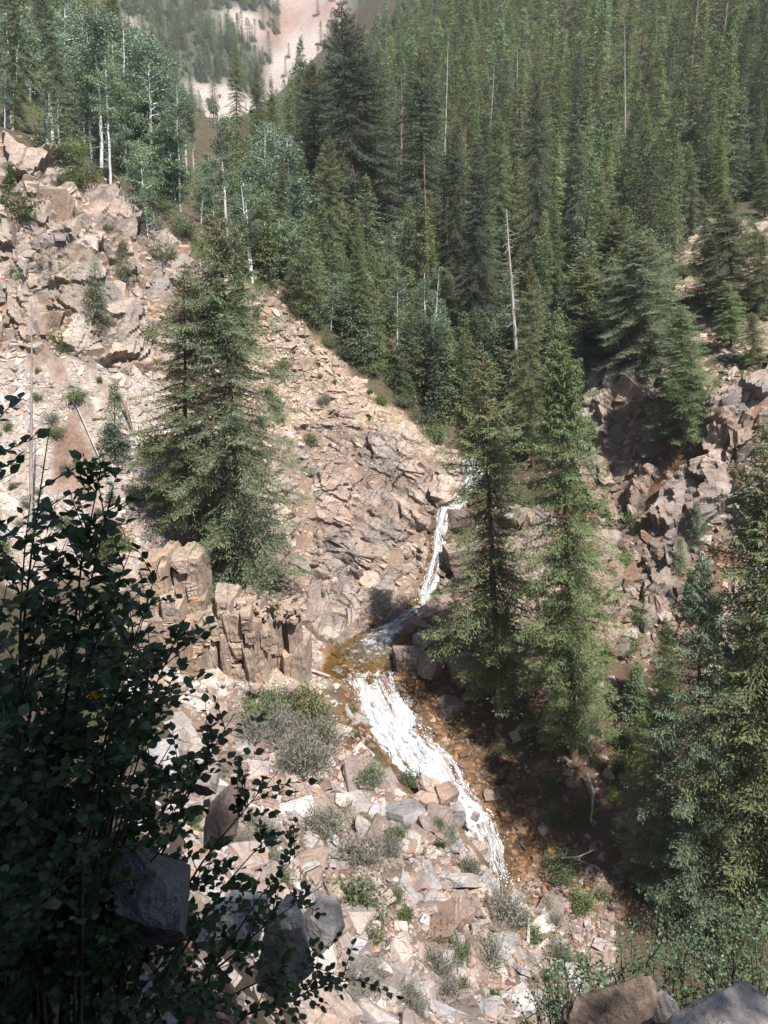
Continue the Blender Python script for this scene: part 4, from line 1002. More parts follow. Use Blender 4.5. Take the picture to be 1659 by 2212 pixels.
# the front rank of the wood, tree by tree
SHADEDH, SHADEDS = SHADED_G
for pr, u, vb, vt, ut, Y, wd, lab in [
 (SHADEDH,1165,640,150,1160,80,.62,'very tall dark green spruce right of the bare dead spruce'),(SHADEDS,1035,740,285,1030,76,.95,'tall dark spruce left of the bare dead spruce'),(HERO['slim'],1085,640,230,1078,88,.8,'tall slim spruce behind the bare dead spruce'),
 (HERO['blue'],1255,620,265,1250,84,.8,'grey green spruce at the wood edge above the crooked white tree'),(HERO['wide'],1300,600,365,1298,78,.75,'olive spruce with a brown tip right of the crooked white tree'),(HERO['slim'],1400,560,225,1398,92,.85,'tall sunny spruce in the wood above the broad cliff spruce'),
 (HERO['slim'],1000,900,720,998,None,1.0,'small dark spruce at the creek bend above the upper stream'),(HERO['wide'],880,850,690,878,None,.9,'small spruce below the forked aspen on the ridge shoulder'),(SHADEDS,985,700,270,982,86,.85,'narrow dark spruce between the giant group and the bare dead spruce'),(SHADEDH,690,640,125,672,98,.95,'dark spruce on the left shoulder of the giant'),(HERO['slim'],668,650,475,672,76,.9,'small bright spruce near the grove end'),(SHADEDS,640,640,360,640,84,.9,'dim spruce beside the brown topped one'),
 (HERO['wide'],850,700,480,842,80,.7,'green spruce behind the round headed aspen'),(HERO['slim'],1200,700,430,1196,74,.9,'spruce filling the gap behind the yellow green spruce'),(HERO['blue'],1330,720,450,1330,72,1.7,'shaggy spruce left of the broad cliff spruce'),(HERO['wide'],1500,600,260,1500,94,.6,'tall sunny spruce high above the rim'),
 (HERO['slim'],1440,680,420,1445,80,1.6,'sunny spruce between the thin dead pole and the cliff spruce'),(HERO['wide'],1640,760,490,1640,64,1.9,'bushy sunlit spruce on the upper bank at the right edge'),(HERO['slim'],1570,810,600,1565,59,2.4,'broad low spruce on the right rim'),(HERO['wide'],1620,860,670,1622,56,2.0,'spruce clinging to the rim at the right edge'),
 (HERO['slim'],1345,800,590,1340,63,2.3,'ragged yellow green spruce on the rim beside the broad one'),(HERO['blue'],1265,770,545,1262,66,2.0,'grey green spruce above the gully head'),(HERO['wide'],1490,540,300,1488,82,.9,'sunny spruce at the wood edge above the upper bank'),(HERO['slim'],1550,520,285,1552,84,1.3,'slim spruce at the wood edge left of the lone white aspen'),(HERO['slim'],1645,520,300,1642,82,1.5,'shaggy spruce at the wood edge right of the lone white aspen'),(HERO['blue'],1520,610,430,1522,74,1.5,'small dark spruce on the pale rocks of the upper bank'),(HERO['blue'],1530,710,510,1532,68,2.0,'open crowned spruce on the upper bank')]:
    stand(pr, 'spruce_tree', lab, u, vb, vt, u_top=ut, Y=Y, wide=wd)
# ---- dead trees
def snag(seed, height, r0, nbr, blen, mat, crook=.02, bend=0.0):
    g = np.random.default_rng(seed); z = np.linspace(0, height, 16)
    wob = np.cumsum(g.normal(0, crook * height / 16, (16, 2)), 0); wob[:, 0] += bend * (z / height) ** 2 * height
    p = np.stack([wob[:, 0], wob[:, 1], z], 1); p[0, 2] -= .6
    t = tube(p, r0 * (1 - .9 * z / height) + .012, 8)
    br = Parts()
    for _ in range(nbr):
        h = height * g.uniform(.12, .97); az = g.uniform(0, 6.28); L = blen * g.uniform(.3, 1) * (1.1 - .7 * h / height)
        b = np.array([np.interp(h, z, wob[:, 0]), np.interp(h, z, wob[:, 1]), h]); rd = np.array([math.cos(az), math.sin(az), g.normal(-.1, .3)])
        s = np.linspace(0, 1, 5)[:, None]; q = b + rd * L * s + np.array([0, 0, 1.]) * (g.normal(-.1, .25) * L * s ** 2) + g.normal(0, .04 * L, (5, 3)) * s
        br.add(*tube(q, np.linspace(.010 * L + .014, .007, 5), 4))
        if L > .8:
            for _k in range(3):
                i = g.integers(2, 5); q2 = np.stack([q[i - 1], q[i - 1] + (rd + g.normal(0, .6, 3)) * L * .3]); br.add(*tube(q2, np.array([.010, .005]), 3))
    return dict(h=height, trunk=np_mesh('trunk', *t, mat, True), limbs=np_mesh('branches', *br.get(), mat, True))
SNAG = [snag(41, 14, .20, 80, 1.6, M_DEAD), snag(42, 18, .17, 60, 1.1, M_DEAD, .015), snag(43, 16, .22, 110, 1.7, M_REDBARK, .02), snag(44, 8, .10, 40, 1.2, M_DEAD, .06, .15)]
for k, u, vb, vt, ut, Y, lab in [
    (0,1118,960,448,1096,67,'bare grey dead spruce with stubby branches and a reddish foot'),(1,66,1160,640,64,None,'thin grey dead trunk standing in front of the left scree'),
    (3,1250,610,480,1232,None,'crooked white dead tree leaning in the wood edge'),(1,1462,560,420,1462,None,'thin dead pole above the upper right bank'),
    (2,930,570,330,918,84,'dying spruce with a reddish trunk in the middle of the wood'),(1,1510,300,20,1504,150,'silver dead trunk high on the right slope'),
    (1,1545,320,110,1540,150,'second silver dead trunk high on the right slope, paler at its foot'),(1,1342,380,50,1350,140,'slim silver dead trunk in the upper wood'),(2,1225,600,380,1232,100,'brown dead spruce with fine drooping twigs'),
    (1,1115,330,100,1118,150,'grey dead trunk among green conifers in the upper wood'),(1,958,420,90,966,120,'tall dead trunk leaning beside the dark pointed spruce')]:
    stand(SNAG[k], 'dead_tree', lab, u, vb, vt, u_top=ut, Y=Y)

# ---- aspens
def aspen(seed, height, crown_from, radius, leaves, leaf, forks=1):
    g = np.random.default_rng(seed); tr = Parts(); lb = Parts(); cl = []
    for fk in range(forks):
        z = np.linspace(0, height * (1 - .06 * fk), 14); wob = np.cumsum(g.normal(0, .012 * height / 14 * 3, (14, 2)), 0)
        if forks > 1: wob[:, 0] += (fk - .5) * .12 * z
        p = np.stack([wob[:, 0], wob[:, 1], z], 1); p[0, 2] -= .6
        tr.add(*tube(p, (.0115 * height * (1 - z / height) ** .75 + .012), 8))
        nl = int(34 / forks)
        for _ in range(nl):
            t = g.uniform(0, 1); h = height * (crown_from + (1 - crown_from) * t ** .9) * (1 - .06 * fk) * .98; az = g.uniform(0, 6.28)
            L = radius * (math.sin(math.pi * (.18 + .78 * t)) * .9 + .12) * g.uniform(.55, 1.15)
            b = np.array([np.interp(h, z, wob[:, 0]), np.interp(h, z, wob[:, 1]), h]); rd = np.array([math.cos(az), math.sin(az), g.uniform(.1, .7)])
            s = np.linspace(0, 1, 6)[:, None]; q = b + rd * L * s + g.normal(0, .05 * L, (6, 3)) * s
            lb.add(*tube(q, np.linspace(.02 * L + .008, .006, 6), 4)); cl.append((q, L))
        for _ in range(9):   # bare low twigs
            h = height * g.uniform(min(.1, crown_from * .5), crown_from); az = g.uniform(0, 6.28); b = np.array([np.interp(h, z, wob[:, 0]), np.interp(h, z, wob[:, 1]), h]); L = radius * g.uniform(.2, .6)
            q = b + np.array([math.cos(az), math.sin(az), g.normal(0, .25)]) * L * np.linspace(0, 1, 4)[:, None]; tr.add(*tube(q, np.linspace(.018, .006, 4), 4))
    tot = sum(l for _, l in cl); O = []
    for q, L in cl:
        n = int(leaves * L / tot); i = np.clip(g.beta(2.2, 1.3, n) * 5, 0, 4.99); k = i.astype(int); fr = (i - k)[:, None]
        O.append(q[k] * (1 - fr) + q[k + 1] * fr + g.normal(0, .19, (n, 3)) * min(1.6, .5 + L) * np.array([1, 1, .8]))
    O = np.concatenate(O); n = len(O); d = g.normal(0, 1, (n, 3)); d[:, 2] -= .5
    v, f, c = blades(O, d, leaf * g.uniform(.7, 1.3, n), leaf * g.uniform(.7, 1.1, n), g.normal(0, 1, (n, 3)), np.clip(g.normal(.5, .25, n), 0, 1))
    return dict(h=height, trunk=np_mesh('trunk', *tr.get(), M_ASPENBARK, True), limbs=np_mesh('limbs', *lb.get(), M_ASPENBARK, True), crown=np_mesh('crown', v, f, M_ASPEN, False, c))
ASP = [aspen(51, 15, .52, 2.3, 5200, .15), aspen(52, 15, .40, 2.0, 5200, .15), aspen(53, 9, .12, 1.9, 4200, .15), aspen(54, 13, .30, 2.0, 5200, .15, 2)]
ASPL = [(0,240,415,118,226,None,'tall white aspen with a fork near its top, at the cliff crest'),(0,312,330,90,300,86,'white aspen behind the tall forked one, foot hidden in leaves'),(1,200,390,60,185,80,'slim aspen trunk beside the rusty dark spruce'),
 (0,390,470,180,380,76,'clean white aspen with a bare lower trunk in the middle of the grove'),(1,487,470,200,470,74,'tall aspen with a brownish trunk and dead upper twigs'),(2,320,520,300,300,None,'leafy young aspen at the edge of the left cliff'),
 (2,435,480,345,440,74,'small bright aspen in the grove'),(3,545,610,380,520,None,'bushy pale aspen at the crest end with two stems'),(1,575,600,280,570,72,'aspen with a pale crooked trunk at the right end of the grove'),
 (3,925,840,575,935,None,'forked aspen with two pale stems above the stream'),(2,860,640,475,872,82,'round headed grey green aspen in the middle of the wood'),(2,715,715,590,722,None,'small thin aspen with a crooked white stem on the ridge'),(1,858,790,590,858,72,'slim aspen with a white trunk among spruces'),
 (1,1622,410,255,1615,98,'lone aspen with a bare white trunk at the right'),(2,1590,400,300,1588,100,'pale leafy aspen beside the lone white trunk'),(0,8,290,150,12,70,'white stemmed aspen at the left edge'),(1,270,380,40,262,84,'aspen close behind the tall white one'),(1,255,390,70,240,88,'aspen half hidden in the grove')]
for k, u, vb, vt, ut, Y, lab in ASPL:
    stand(ASP[k], 'aspen_tree', lab, u, vb, vt, u_top=ut, Y=Y)
# the leafy mass of the grove behind
GROVE = [aspen(55, 15, .50, 2.6, 4200, .17), aspen(56, 14, .42, 2.4, 4400, .17), aspen(57, 11, .06, 2.3, 5200, .19), aspen(58, 14, .22, 2.4, 5200, .19, 2)]
cnt = 0
for _ in range(500):
    u = random.uniform(20, 640); Y = random.uniform(72, 125); q = at(u, 300, Y); h = random.uniform(8, 15)
    b = np.array([q[0], Y, float(H(q[0], Y))]); tu, tv, _d = project(b + np.array([0, 0, h]))
    lim = np.interp(u, [0, 150, 250, 330, 380, 430, 520, 640], [-60, -60, 0, 85, 175, 235, 245, 270])
    if tv < lim or tv > 520 or (Y < 78 and u < 250): continue
    k = random.choice([0, 1, 1, 2, 3]); bu, bv, _d = project(b)
    e_ = stand(GROVE[k], 'aspen_tree', 'grey green aspen in the shaded grove behind the left cliff', u, bv, tv, 'aspens of the shaded grove', Y=Y, base=b, wide=random.uniform(1.0, 1.3)); cnt += 1
    REP.append((e_, ['tall white stemmed aspen', 'grey green aspen', 'bushy low aspen', 'twin stemmed aspen'][k])); 
    if cnt >= 58: break
for _ in range(26):          # leafy young aspens filling the grove's edge
    u = random.uniform(190, 650); Y = random.uniform(71, 92); q = at(u, 300, Y); h = random.uniform(3.5, 7)
    b = np.array([q[0], Y, float(H(q[0], Y))]); tu, tv, _d = project(b + np.array([0, 0, h])); bu, bv, _d = project(b)
    if tv < 260 or bv > 640: continue
    e_ = stand(GROVE[2], 'aspen_sapling', 'leafy young aspen filling the edge of the grove', u, bv, tv, 'young aspens of the grove', Y=Y, base=b, wide=random.uniform(1.3, 1.8)); REP.append((e_, 'leafy young aspen'))
print('grove aspens', cnt)

# ---- the spruce wood: single trees where they show largest, one mass beyond
cand = []
for j, y in enumerate(np.arange(56, 330, 4.2)):
    for i, x in enumerate(np.arange(-70, 175, 4.2)):
        cand.append((x + random.uniform(-1.7, 1.7), y + random.uniform(-1.7, 1.7)))
cand = np.array(cand); hz = H(cand[:, 0], cand[:, 1]); th = rng.uniform(7, 18, len(cand)) * rng.uniform(.8, 1.2, len(cand)) * np.where(cand[:, 1] > 90, 1, np.where(cand[:, 1] > 70, .75, .5))
bu, bv, dep = project(np.stack([cand[:, 0], cand[:, 1], hz], 1)); tu, tv, _ = project(np.stack([cand[:, 0], cand[:, 1], hz + th], 1))
ok = (bu > -60) & (bu < 1720) & (bv > -40) & (tv < 900)
# the left side belongs to the aspens; creek bed and open banks stay free
ok &= ~((bu < 600) & (cand[:, 1] < 150)) & ~((cand[:, 1] < 100) & (bu < 640))
ok &= ~in_poly(bu, bv, [(540,600),(1000,760),(1040,1100),(500,1100)]) & (cand[:, 1] > np.interp(bu, [600, 700, 850, 1000, 1060, 1120, 1250, 1350, 1450, 1700], [74, 72, 72, 71, 68, 59, 60, 67, 72, 76]))
ok &= ~(in_poly(bu, bv, Z['upper_bank'][0]) & (cand[:, 1] < 90) & (rng.uniform(0, 1, len(bu)) < .6))
lim = np.where((cand[:, 1] > 150) & (bu > 630), -400, np.interp(tu, [0, 180, 250, 330, 400, 430, 520, 600, 660, 700, 740], [-400, -400, 0, 90, 190, 260, 250, 170, 60, -40, -400]))
ok &= (tv > lim) & ((fbm(cand[:, 0] * .07, cand[:, 1] * .07, 3, 88) > .31) | (cand[:, 1] < 95))
# tree line of the open slope seen beyond the grove
cand, hz, th, bu, bv, dep = cand[ok], hz[ok], th[ok], bu[ok], bv[ok], dep[ok]
o = np.argsort(dep); cand, hz, th, dep = cand[o], hz[o], th[o], dep[o]
nm = 240
print('wood', len(cand))
for i in range(min(nm, len(cand))):
    h = th[i]; 
    if random.random() < .06:
        look = 'bare dead trunk'
        pr, nme, lab, grp = SNAG[random.choice([1, 2])], 'dead_tree', 'bare dead trunk among the green conifers of the wood', 'dead trunks in the wood'
    else:
        k = int(rng.integers(0, 5)); look = ['brown tipped spruce', 'slim open spruce', 'broad dark spruce', 'narrow high crowned spruce', 'blue green spruce'][k]
        pr, nme, lab, grp = MID[k], 'spruce_tree', 'green spruce in the dense wood across the creek', 'spruces of the wood'
    s = h / pr['h']; w = s * random.uniform(.95, 1.35)
    e = empty(nme, (cand[i, 0], cand[i, 1], hz[i]), (random.uniform(-.03, .03), random.uniform(-.03, .03), random.uniform(0, 6.28)), (w, w, s))
    tag(e, lab, 'tree', grp); REP.append((e, ('tall ' if h > 15 else 'short ' if h < 10 else '') + look))
    for part in ('trunk', 'limbs', 'crown'):
        if part in pr: link(part, pr[part], e)
def scatter_stuff(name, label, pts, protos, scales, wide):
    """one object: geometry nodes that stand the given trees on points"""
    coll = bpy.data.collections.new(name + '_kinds')
    for i, m in enumerate(protos):
        coll.objects.link(bpy.data.objects.new('kind_%d' % i, m))
    me = bpy.data.meshes.new(name); me.vertices.add(len(pts)); me.vertices.foreach_set('co', np.ascontiguousarray(pts, np.float32).ravel())
    for nme, arr in (('size', scales), ('girth', wide), ('spin', rng.uniform(0, 6.28, len(pts)))):
        a = me.attributes.new(nme, 'FLOAT', 'POINT'); a.data.foreach_set('value', np.ascontiguousarray(arr, np.float32))
    a = me.attributes.new('pick', 'INT', 'POINT'); a.data.foreach_set('value', rng.integers(0, len(protos), len(pts)).astype(np.int32))
    ob = link(name, me); tag(ob, label, kind='stuff')
    ng = bpy.data.node_groups.new(name, 'GeometryNodeTree')
    ng.interface.new_socket('Geometry', in_out='INPUT', socket_type='NodeSocketGeometry'); ng.interface.new_socket('Geometry', in_out='OUTPUT', socket_type='NodeSocketGeometry')
    N = ng.nodes.new; Lk = ng.links.new
    gi, go = N('NodeGroupInput'), N('NodeGroupOutput')
    ci = N('GeometryNodeCollectionInfo'); ci.inputs['Collection'].default_value = coll; ci.inputs['Separate Children'].default_value = True; ci.inputs['Reset Children'].default_value = True
    ip = N('GeometryNodeInstanceOnPoints'); ip.inputs['Pick Instance'].default_value = True
    def attr(n, t='FLOAT'):
        x = N('GeometryNodeInputNamedAttribute'); x.data_type = t; x.inputs['Name'].default_value = n
        return [s for s in x.outputs if s.enabled and s.name == 'Attribute'][0]
    cb = N('ShaderNodeCombineXYZ'); Lk(attr('girth'), cb.inputs[0]); Lk(attr('girth'), cb.inputs[1]); Lk(attr('size'), cb.inputs[2])
    cr = N('ShaderNodeCombineXYZ'); Lk(attr('spin'), cr.inputs[2])
    Lk(gi.outputs[0], ip.inputs['Points']); Lk(ci.outputs[0], ip.inputs['Instance']); Lk(attr('pick', 'INT'), ip.inputs['Instance Index'])
    Lk(cr.outputs[0], ip.inputs['Rotation']); Lk(cb.outputs[0], ip.inputs['Scale']); Lk(ip.outputs[0], go.inputs[0])
    md = ob.modifiers.new('trees', 'NODES'); md.node_group = ng
    return ob
r = slice(nm, None)
scatter_stuff('far_wood', 'dense conifer wood covering the slope beyond the nearer trees', np.column_stack([cand[r], hz[r] - .3]), [p['one'] for p in FAR], th[r] / 20, th[r] / 20 * rng.uniform(1.0, 1.45, len(th[r])))
# trees of the mountain
mp = np.stack([rng.uniform(-260, 200, 9000), 445 + 330 * rng.uniform(0, 1, 9000) ** 1.2], 1); mz = far_h(mp[:, 0], mp[:, 1]); mu, mv, _ = project(np.column_stack([mp, mz]))
q1 = (fbm(mp[:, 0] * .05, mp[:, 1] * .05, 4, 83) - .5) * 60
bare = scree_mask(mu + q1, mv + q1, 0)
keep = (mu > 180) & (mu < 860) & (mv > -60) & (mv < 420) & (~bare | (rng.uniform(0, 1, len(mu)) < .05)) & (fbm(mp[:, 0] * .03, mp[:, 1] * .03, 3, 87) > .30)
mp, mz = mp[keep], mz[keep]; ms = rng.uniform(.40, .95, len(mz))
scatter_stuff('mountain_wood', 'far off conifer wood on the mountainside', np.column_stack([mp, mz]), [p['one'] for p in FAR], ms, ms * 1.5)
print('mountain trees', len(mz))
# ------------------------------------------------------------------ jointed outcrops
def square_block(seed):
    return cut_block(seed, 4 + seed % 3, (.52, .82))
SQ_ME = [rough_mesh('rock_block', *square_block(300 + i), 300 + i, 9, .06, .07) for i in range(9)]
def shade(c, a):
    k = random.uniform(1 - a, 1 + a); return tuple(x * k for x in c)
def block(parent, c, dims, rot, col, k=None):
    o = bpy.data.objects.new('rock_block', SQ_ME[random.randrange(9) if k is None else k]); COL.objects.link(o)
    o.parent = parent; o.location = Vector(c) - parent.location; o.scale = dims; o.rotation_euler = rot; o.color = (*col, 1); return o
def px_size(u, v, Y): return Y / (CP + (H0 / 2 - v) / FPX * SP) / FPX
wall = empty('rock_outcrop', at(480, 1475, 41.0)); tag(wall, 'jointed brown rock wall with square columns and bright flat tops, left of the pool', 'rock outcrop')
WCOL = [(0.35,0.28,0.225),(0.37,0.305,0.25),(0.33,0.26,0.205),(0.36,0.275,0.205)]
#       u0   u1   vtop vbot  Y     depth
COLS = [(272,318,1245,1470,41.3,2.2),(312,352,1215,1400,42.0,2.0),(345,392,1200,1330,42.4,2.0),(388,432,1212,1350,42.6,2.2),(300,345,1330,1490,40.6,1.6),(340,388,1300,1480,41.0,1.6),(384,425,1345,1490,40.9,1.8),
        (425,462,1322,1480,41.4,2.2),(458,500,1302,1478,41.6,2.4),(496,540,1330,1485,41.2,1.8),(500,548,1300,1400,42.6,1.8),(536,575,1345,1482,41.3,2.0),(540,590,1318,1400,42.6,1.8),(572,606,1338,1400,42.8,1.5),(604,645,1330,1410,42.9,1.6),(606,660,1398,1490,42.4,1.6),(575,612,1410,1485,42.7,1.2),(640,672,1440,1485,43.2,1.0)]
FINE = []
for (u0, u1, vt, vb, Y, dp) in COLS:                      # joints split the wall into columns of uneven width
    f_ = random.uniform(.35, .65); um = u0 + (u1 - u0) * f_
    FINE += [(u0, um, vt + random.uniform(-6, 14), vb, Y + random.uniform(-.2, .3), dp), (um, u1, vt + random.uniform(-6, 14), vb, Y + random.uniform(-.2, .3), dp)]
for (u0, u1, vt, vb, Y, dp) in FINE:
    A = at(u0, vt, Y); B = at(u1, vt, Y); C = at((u0 + u1) / 2, vb, Y)
    w = B[0] - A[0]; h = A[2] - C[2] + .5; z = A[2]; n = max(1, int(round(h / random.uniform(1.3, 2.8)))); cuts_ = sorted([random.uniform(.2, .85) for _ in range(n - 1)]); ed = [0] + cuts_ + [1]
    for i in range(n):
        hh = h * (ed[i + 1] - ed[i])
        if hh < .12: continue
        jx = random.gauss(0, .05); jy = random.gauss(0, .10)
        block(wall, ((A[0] + B[0]) / 2 + jx, Y + dp / 2 + jy, z - h * (ed[i] + ed[i + 1]) / 2), (w * random.uniform(1.3, 1.7), dp * 1.2, hh * 1.10), (random.gauss(0, .025), random.gauss(0, .03), random.gauss(.05, .14)), shade(random.choice(WCOL), .15))
for _ in range(130):                                            # broken steps and loose blocks on top and at the foot
    u = random.uniform(300, 660); top = random.random() < .6; v = random.uniform(1300, 1345) if top else random.uniform(1478, 1520); Y = random.uniform(42, 43.4) if top else random.uniform(39.6, 41)
    c = at(u, v, Y); s = random.uniform(.12, .55)
    block(wall, c, (s * 1.3, s, s * .8), (random.gauss(0, .2), random.gauss(0, .2), random.uniform(0, 6)), random.choice(WCOL))
rib = empty('rock_outcrop', at(930, 1830, 32.0)); tag(rib, 'pile of big tilted slabs and layered blocks rising beside the foot of the cascade', 'rock outcrop')
RIB = [ # u, v, Y, width, depth, height (m), rx, ry, rz
 (915,1745,33.4,1.9,1.5,.9,.45,-.35,.3),(960,1722,33.8,1.1,1.0,1.3,.1,.15,.5),(985,1760,33.4,.9,1.0,1.6,.05,.1,.2),(935,1800,32.4,1.9,1.2,1.1,.25,.25,-.2),(985,1830,32.2,1.5,1.2,1.5,.08,-.05,.15),(960,1870,31.4,1.8,1.3,1.6,.05,.05,.1),
 (900,1830,31.6,1.5,1.1,1.2,.2,-.25,.5),(1010,1880,31.4,.8,1.0,1.8,.04,.08,.3),(1030,1840,32.4,.9,.9,1.2,.1,.2,.7),(870,1800,32.0,1.6,1.3,.5,.3,-.2,.9),(905,1900,30.2,1.3,1.1,.9,.2,.1,.2),(1045,1905,30.8,.7,.9,1.3,.1,.1,.5),(865,1740,33.0,1.5,1.1,.35,.5,-.3,1.2),(925,1700,34.2,1.2,.9,.6,.2,.5,.2),(1000,1800,33.0,1.1,.9,.5,.2,.3,.4)]
for (u, v, Y, w, d, h, rx, ry, rz) in RIB:
    block(rib, at(u, v, Y), (w, d, h), (rx, ry, rz), shade(random.choice(PAL['talus']), .18))
    for _ in range(2): block(rib, at(u + random.uniform(-45, 45), v + random.uniform(-10, 50), Y - random.uniform(.2, .9)), (random.uniform(.3, .9), random.uniform(.3, .7), random.uniform(.12, .45)), (random.gauss(.2, .4), random.gauss(0, .4), random.uniform(0, 6)), random.choice(PAL['talus']))
knob = empty('rock_outcrop', at(890, 1420, 45.6)); tag(knob, 'grey mossy rock knob between the pool and the dark bank', 'rock outcrop')
for (u, v, Y, w, d, h, rx, ry, rz) in [(885,1425,45.4,2.2,1.6,1.5,.1,.1,.2),(920,1385,46.6,1.6,1.4,1.0,.2,-.1,.5),(900,1352,47.6,1.4,1.2,.8,.1,.3,.2),(945,1320,49.0,2.6,1.8,1.6,.2,-.4,.1),(930,1440,44.6,1.2,1.2,1.4,.1,.2,.9),(985,1290,50.5,2.2,1.6,2.2,.1,-.2,.4),(990,1210,53,2.0,1.6,2.6,.05,-.1,.3),(1000,1140,55.5,1.6,1.4,1.6,.1,.2,.6),(1010,1450,45,2.6,1.8,2.6,.1,-.1,.3),(970,1530,43.0,1.8,1.4,1.4,.2,.1,.6)]:
    block(knob, at(u, v, Y), (w, d, h), (rx, ry, rz), shade(random.choice([(0.24,0.20,0.18),(0.28,0.22,0.19),(0.20,0.16,0.14)]), .15))

# ------------------------------------------------------------------ shrubs
def shrub(seed, mat, twig, rad, height, stems, leaves, leaf, upright=.5, spread=.16, narrow=.6):
    g = np.random.default_rng(seed); st = Parts(); O = []
    for _ in range(stems):
        az = g.uniform(0, 6.28); rr = rad * math.sqrt(g.uniform(0, 1)); tip = np.array([math.cos(az) * rr, math.sin(az) * rr, height * g.uniform(.45, 1.05) * (1 - .45 * (rr / rad) ** 2)])
        b = np.array([tip[0] * .18, tip[1] * .18, -.15]); s = np.linspace(0, 1, 6)[:, None]
        q = b + (tip - b) * s + np.array([tip[0], tip[1], 0]) * (-.25 * s * (1 - s)) + g.normal(0, .03 * height, (6, 3)) * s
        st.add(*tube(q, np.linspace(.011 + .006 * height, .003, 6), 4))
        for k in range(3):
            i = g.integers(2, 6); q2 = q[i - 1] + np.outer(np.linspace(0, 1, 3), (tip - b) * .22 + g.normal(0, .18 * height, 3)); st.add(*tube(q2, np.linspace(.007, .003, 3), 3))
            n = max(1, leaves // (stems * 4)); O.append(q2[-1] - (q2[-1] - q2[0]) * g.uniform(0, 1, (n, 1)) + g.normal(0, spread, (n, 3)) * height)
        n = max(1, leaves // (stems * 4)); t = g.uniform(.3, 1, n) * 4.99; k = t.astype(int); fr = (t - k)[:, None]
        O.append(q[k] * (1 - fr) + q[k + 1] * fr + g.normal(0, spread, (n, 3)) * height)
    O = np.concatenate(O); O[:, 2] = np.abs(O[:, 2]); n = len(O); d = g.normal(0, 1, (n, 3)); d[:, 2] += upright
    v, f, c = blades(O, d, leaf * g.uniform(.7, 1.4, n), leaf * narrow * g.uniform(.7, 1.2, n), g.normal(0, 1, (n, 3)), np.clip(g.normal(.5, .28, n), 0, 1), (g.random(n) < .03) * 1.0)
    return dict(stems=np_mesh('stems', *st.get(), twig, True), leaves=np_mesh('leaves', v, f, mat, False, c), h=height, r=rad)
SHR = {
 'green': [shrub(61, M_SHRUB, M_TWIG, .75, .9, 22, 1500, .085), shrub(62, M_SHRUB, M_TWIG, .6, 1.1, 18, 1300, .085, .8)],
 'grey': [shrub(63, M_SAGE, M_GREYTWIG, .7, .75, 50, 2200, .075, 1.2, .13, .35), shrub(64, M_SAGE, M_GREYTWIG, .6, .9, 60, 1500, .07, 1.0, .13, .35)],
 'dark': [shrub(65, M_FIR, M_TWIG, .9, .7, 30, 2200, .10, .6, .15, .4), shrub(66, M_SPRUCE, M_TWIG, .8, .8, 26, 2000, .10, .6, .15, .4)],
 'twig': [shrub(67, M_SHRUB, M_GREYTWIG, .6, .9, 70, 260, .07, .6, .12, .6)],
 'grass': [shrub(68, M_SHRUB, M_SHRUB, .35, .35, 6, 420, .22, 2.5, .10, .10)],
}
SAYS = {'green': ('green leafy shrub', 'leafy shrubs'), 'grey': ('dry grey shrub', 'grey shrubs'), 'dark': ('low dark green conifer shrub', 'dark low shrubs'), 'twig': ('nearly bare twiggy shrub', 'twiggy shrubs'), 'grass': ('tuft of yellow green grass', 'grass tufts')}
def bush_at(kind, p, size, label=None, where='on the slope'):
    q = random.choice(SHR[kind]); e = empty('shrub' if kind != 'grass' else 'grass_tuft', p, (0, 0, random.uniform(0, 6.28)), (size * random.uniform(.85, 1.25), size * random.uniform(.85, 1.25), size))
    if label: tag(e, label, 'shrub')
    else:
        REP.append((e, ('big ' if size > 1.05 else 'little ' if size < .65 else '') + {'green': 'green leafy shrub', 'grey': 'dry grey shrub', 'dark': 'low dark green shrub', 'twig': 'bare twiggy shrub', 'grass': 'yellow green grass tuft'}[kind]))
        tag(e, SAYS[kind][0] + ' growing ' + where, 'shrub' if kind != 'grass' else 'grass', SAYS[kind][1] + ' ' + where)
    link('stems', q['stems'], e); link('leaves', q['leaves'], e); return e
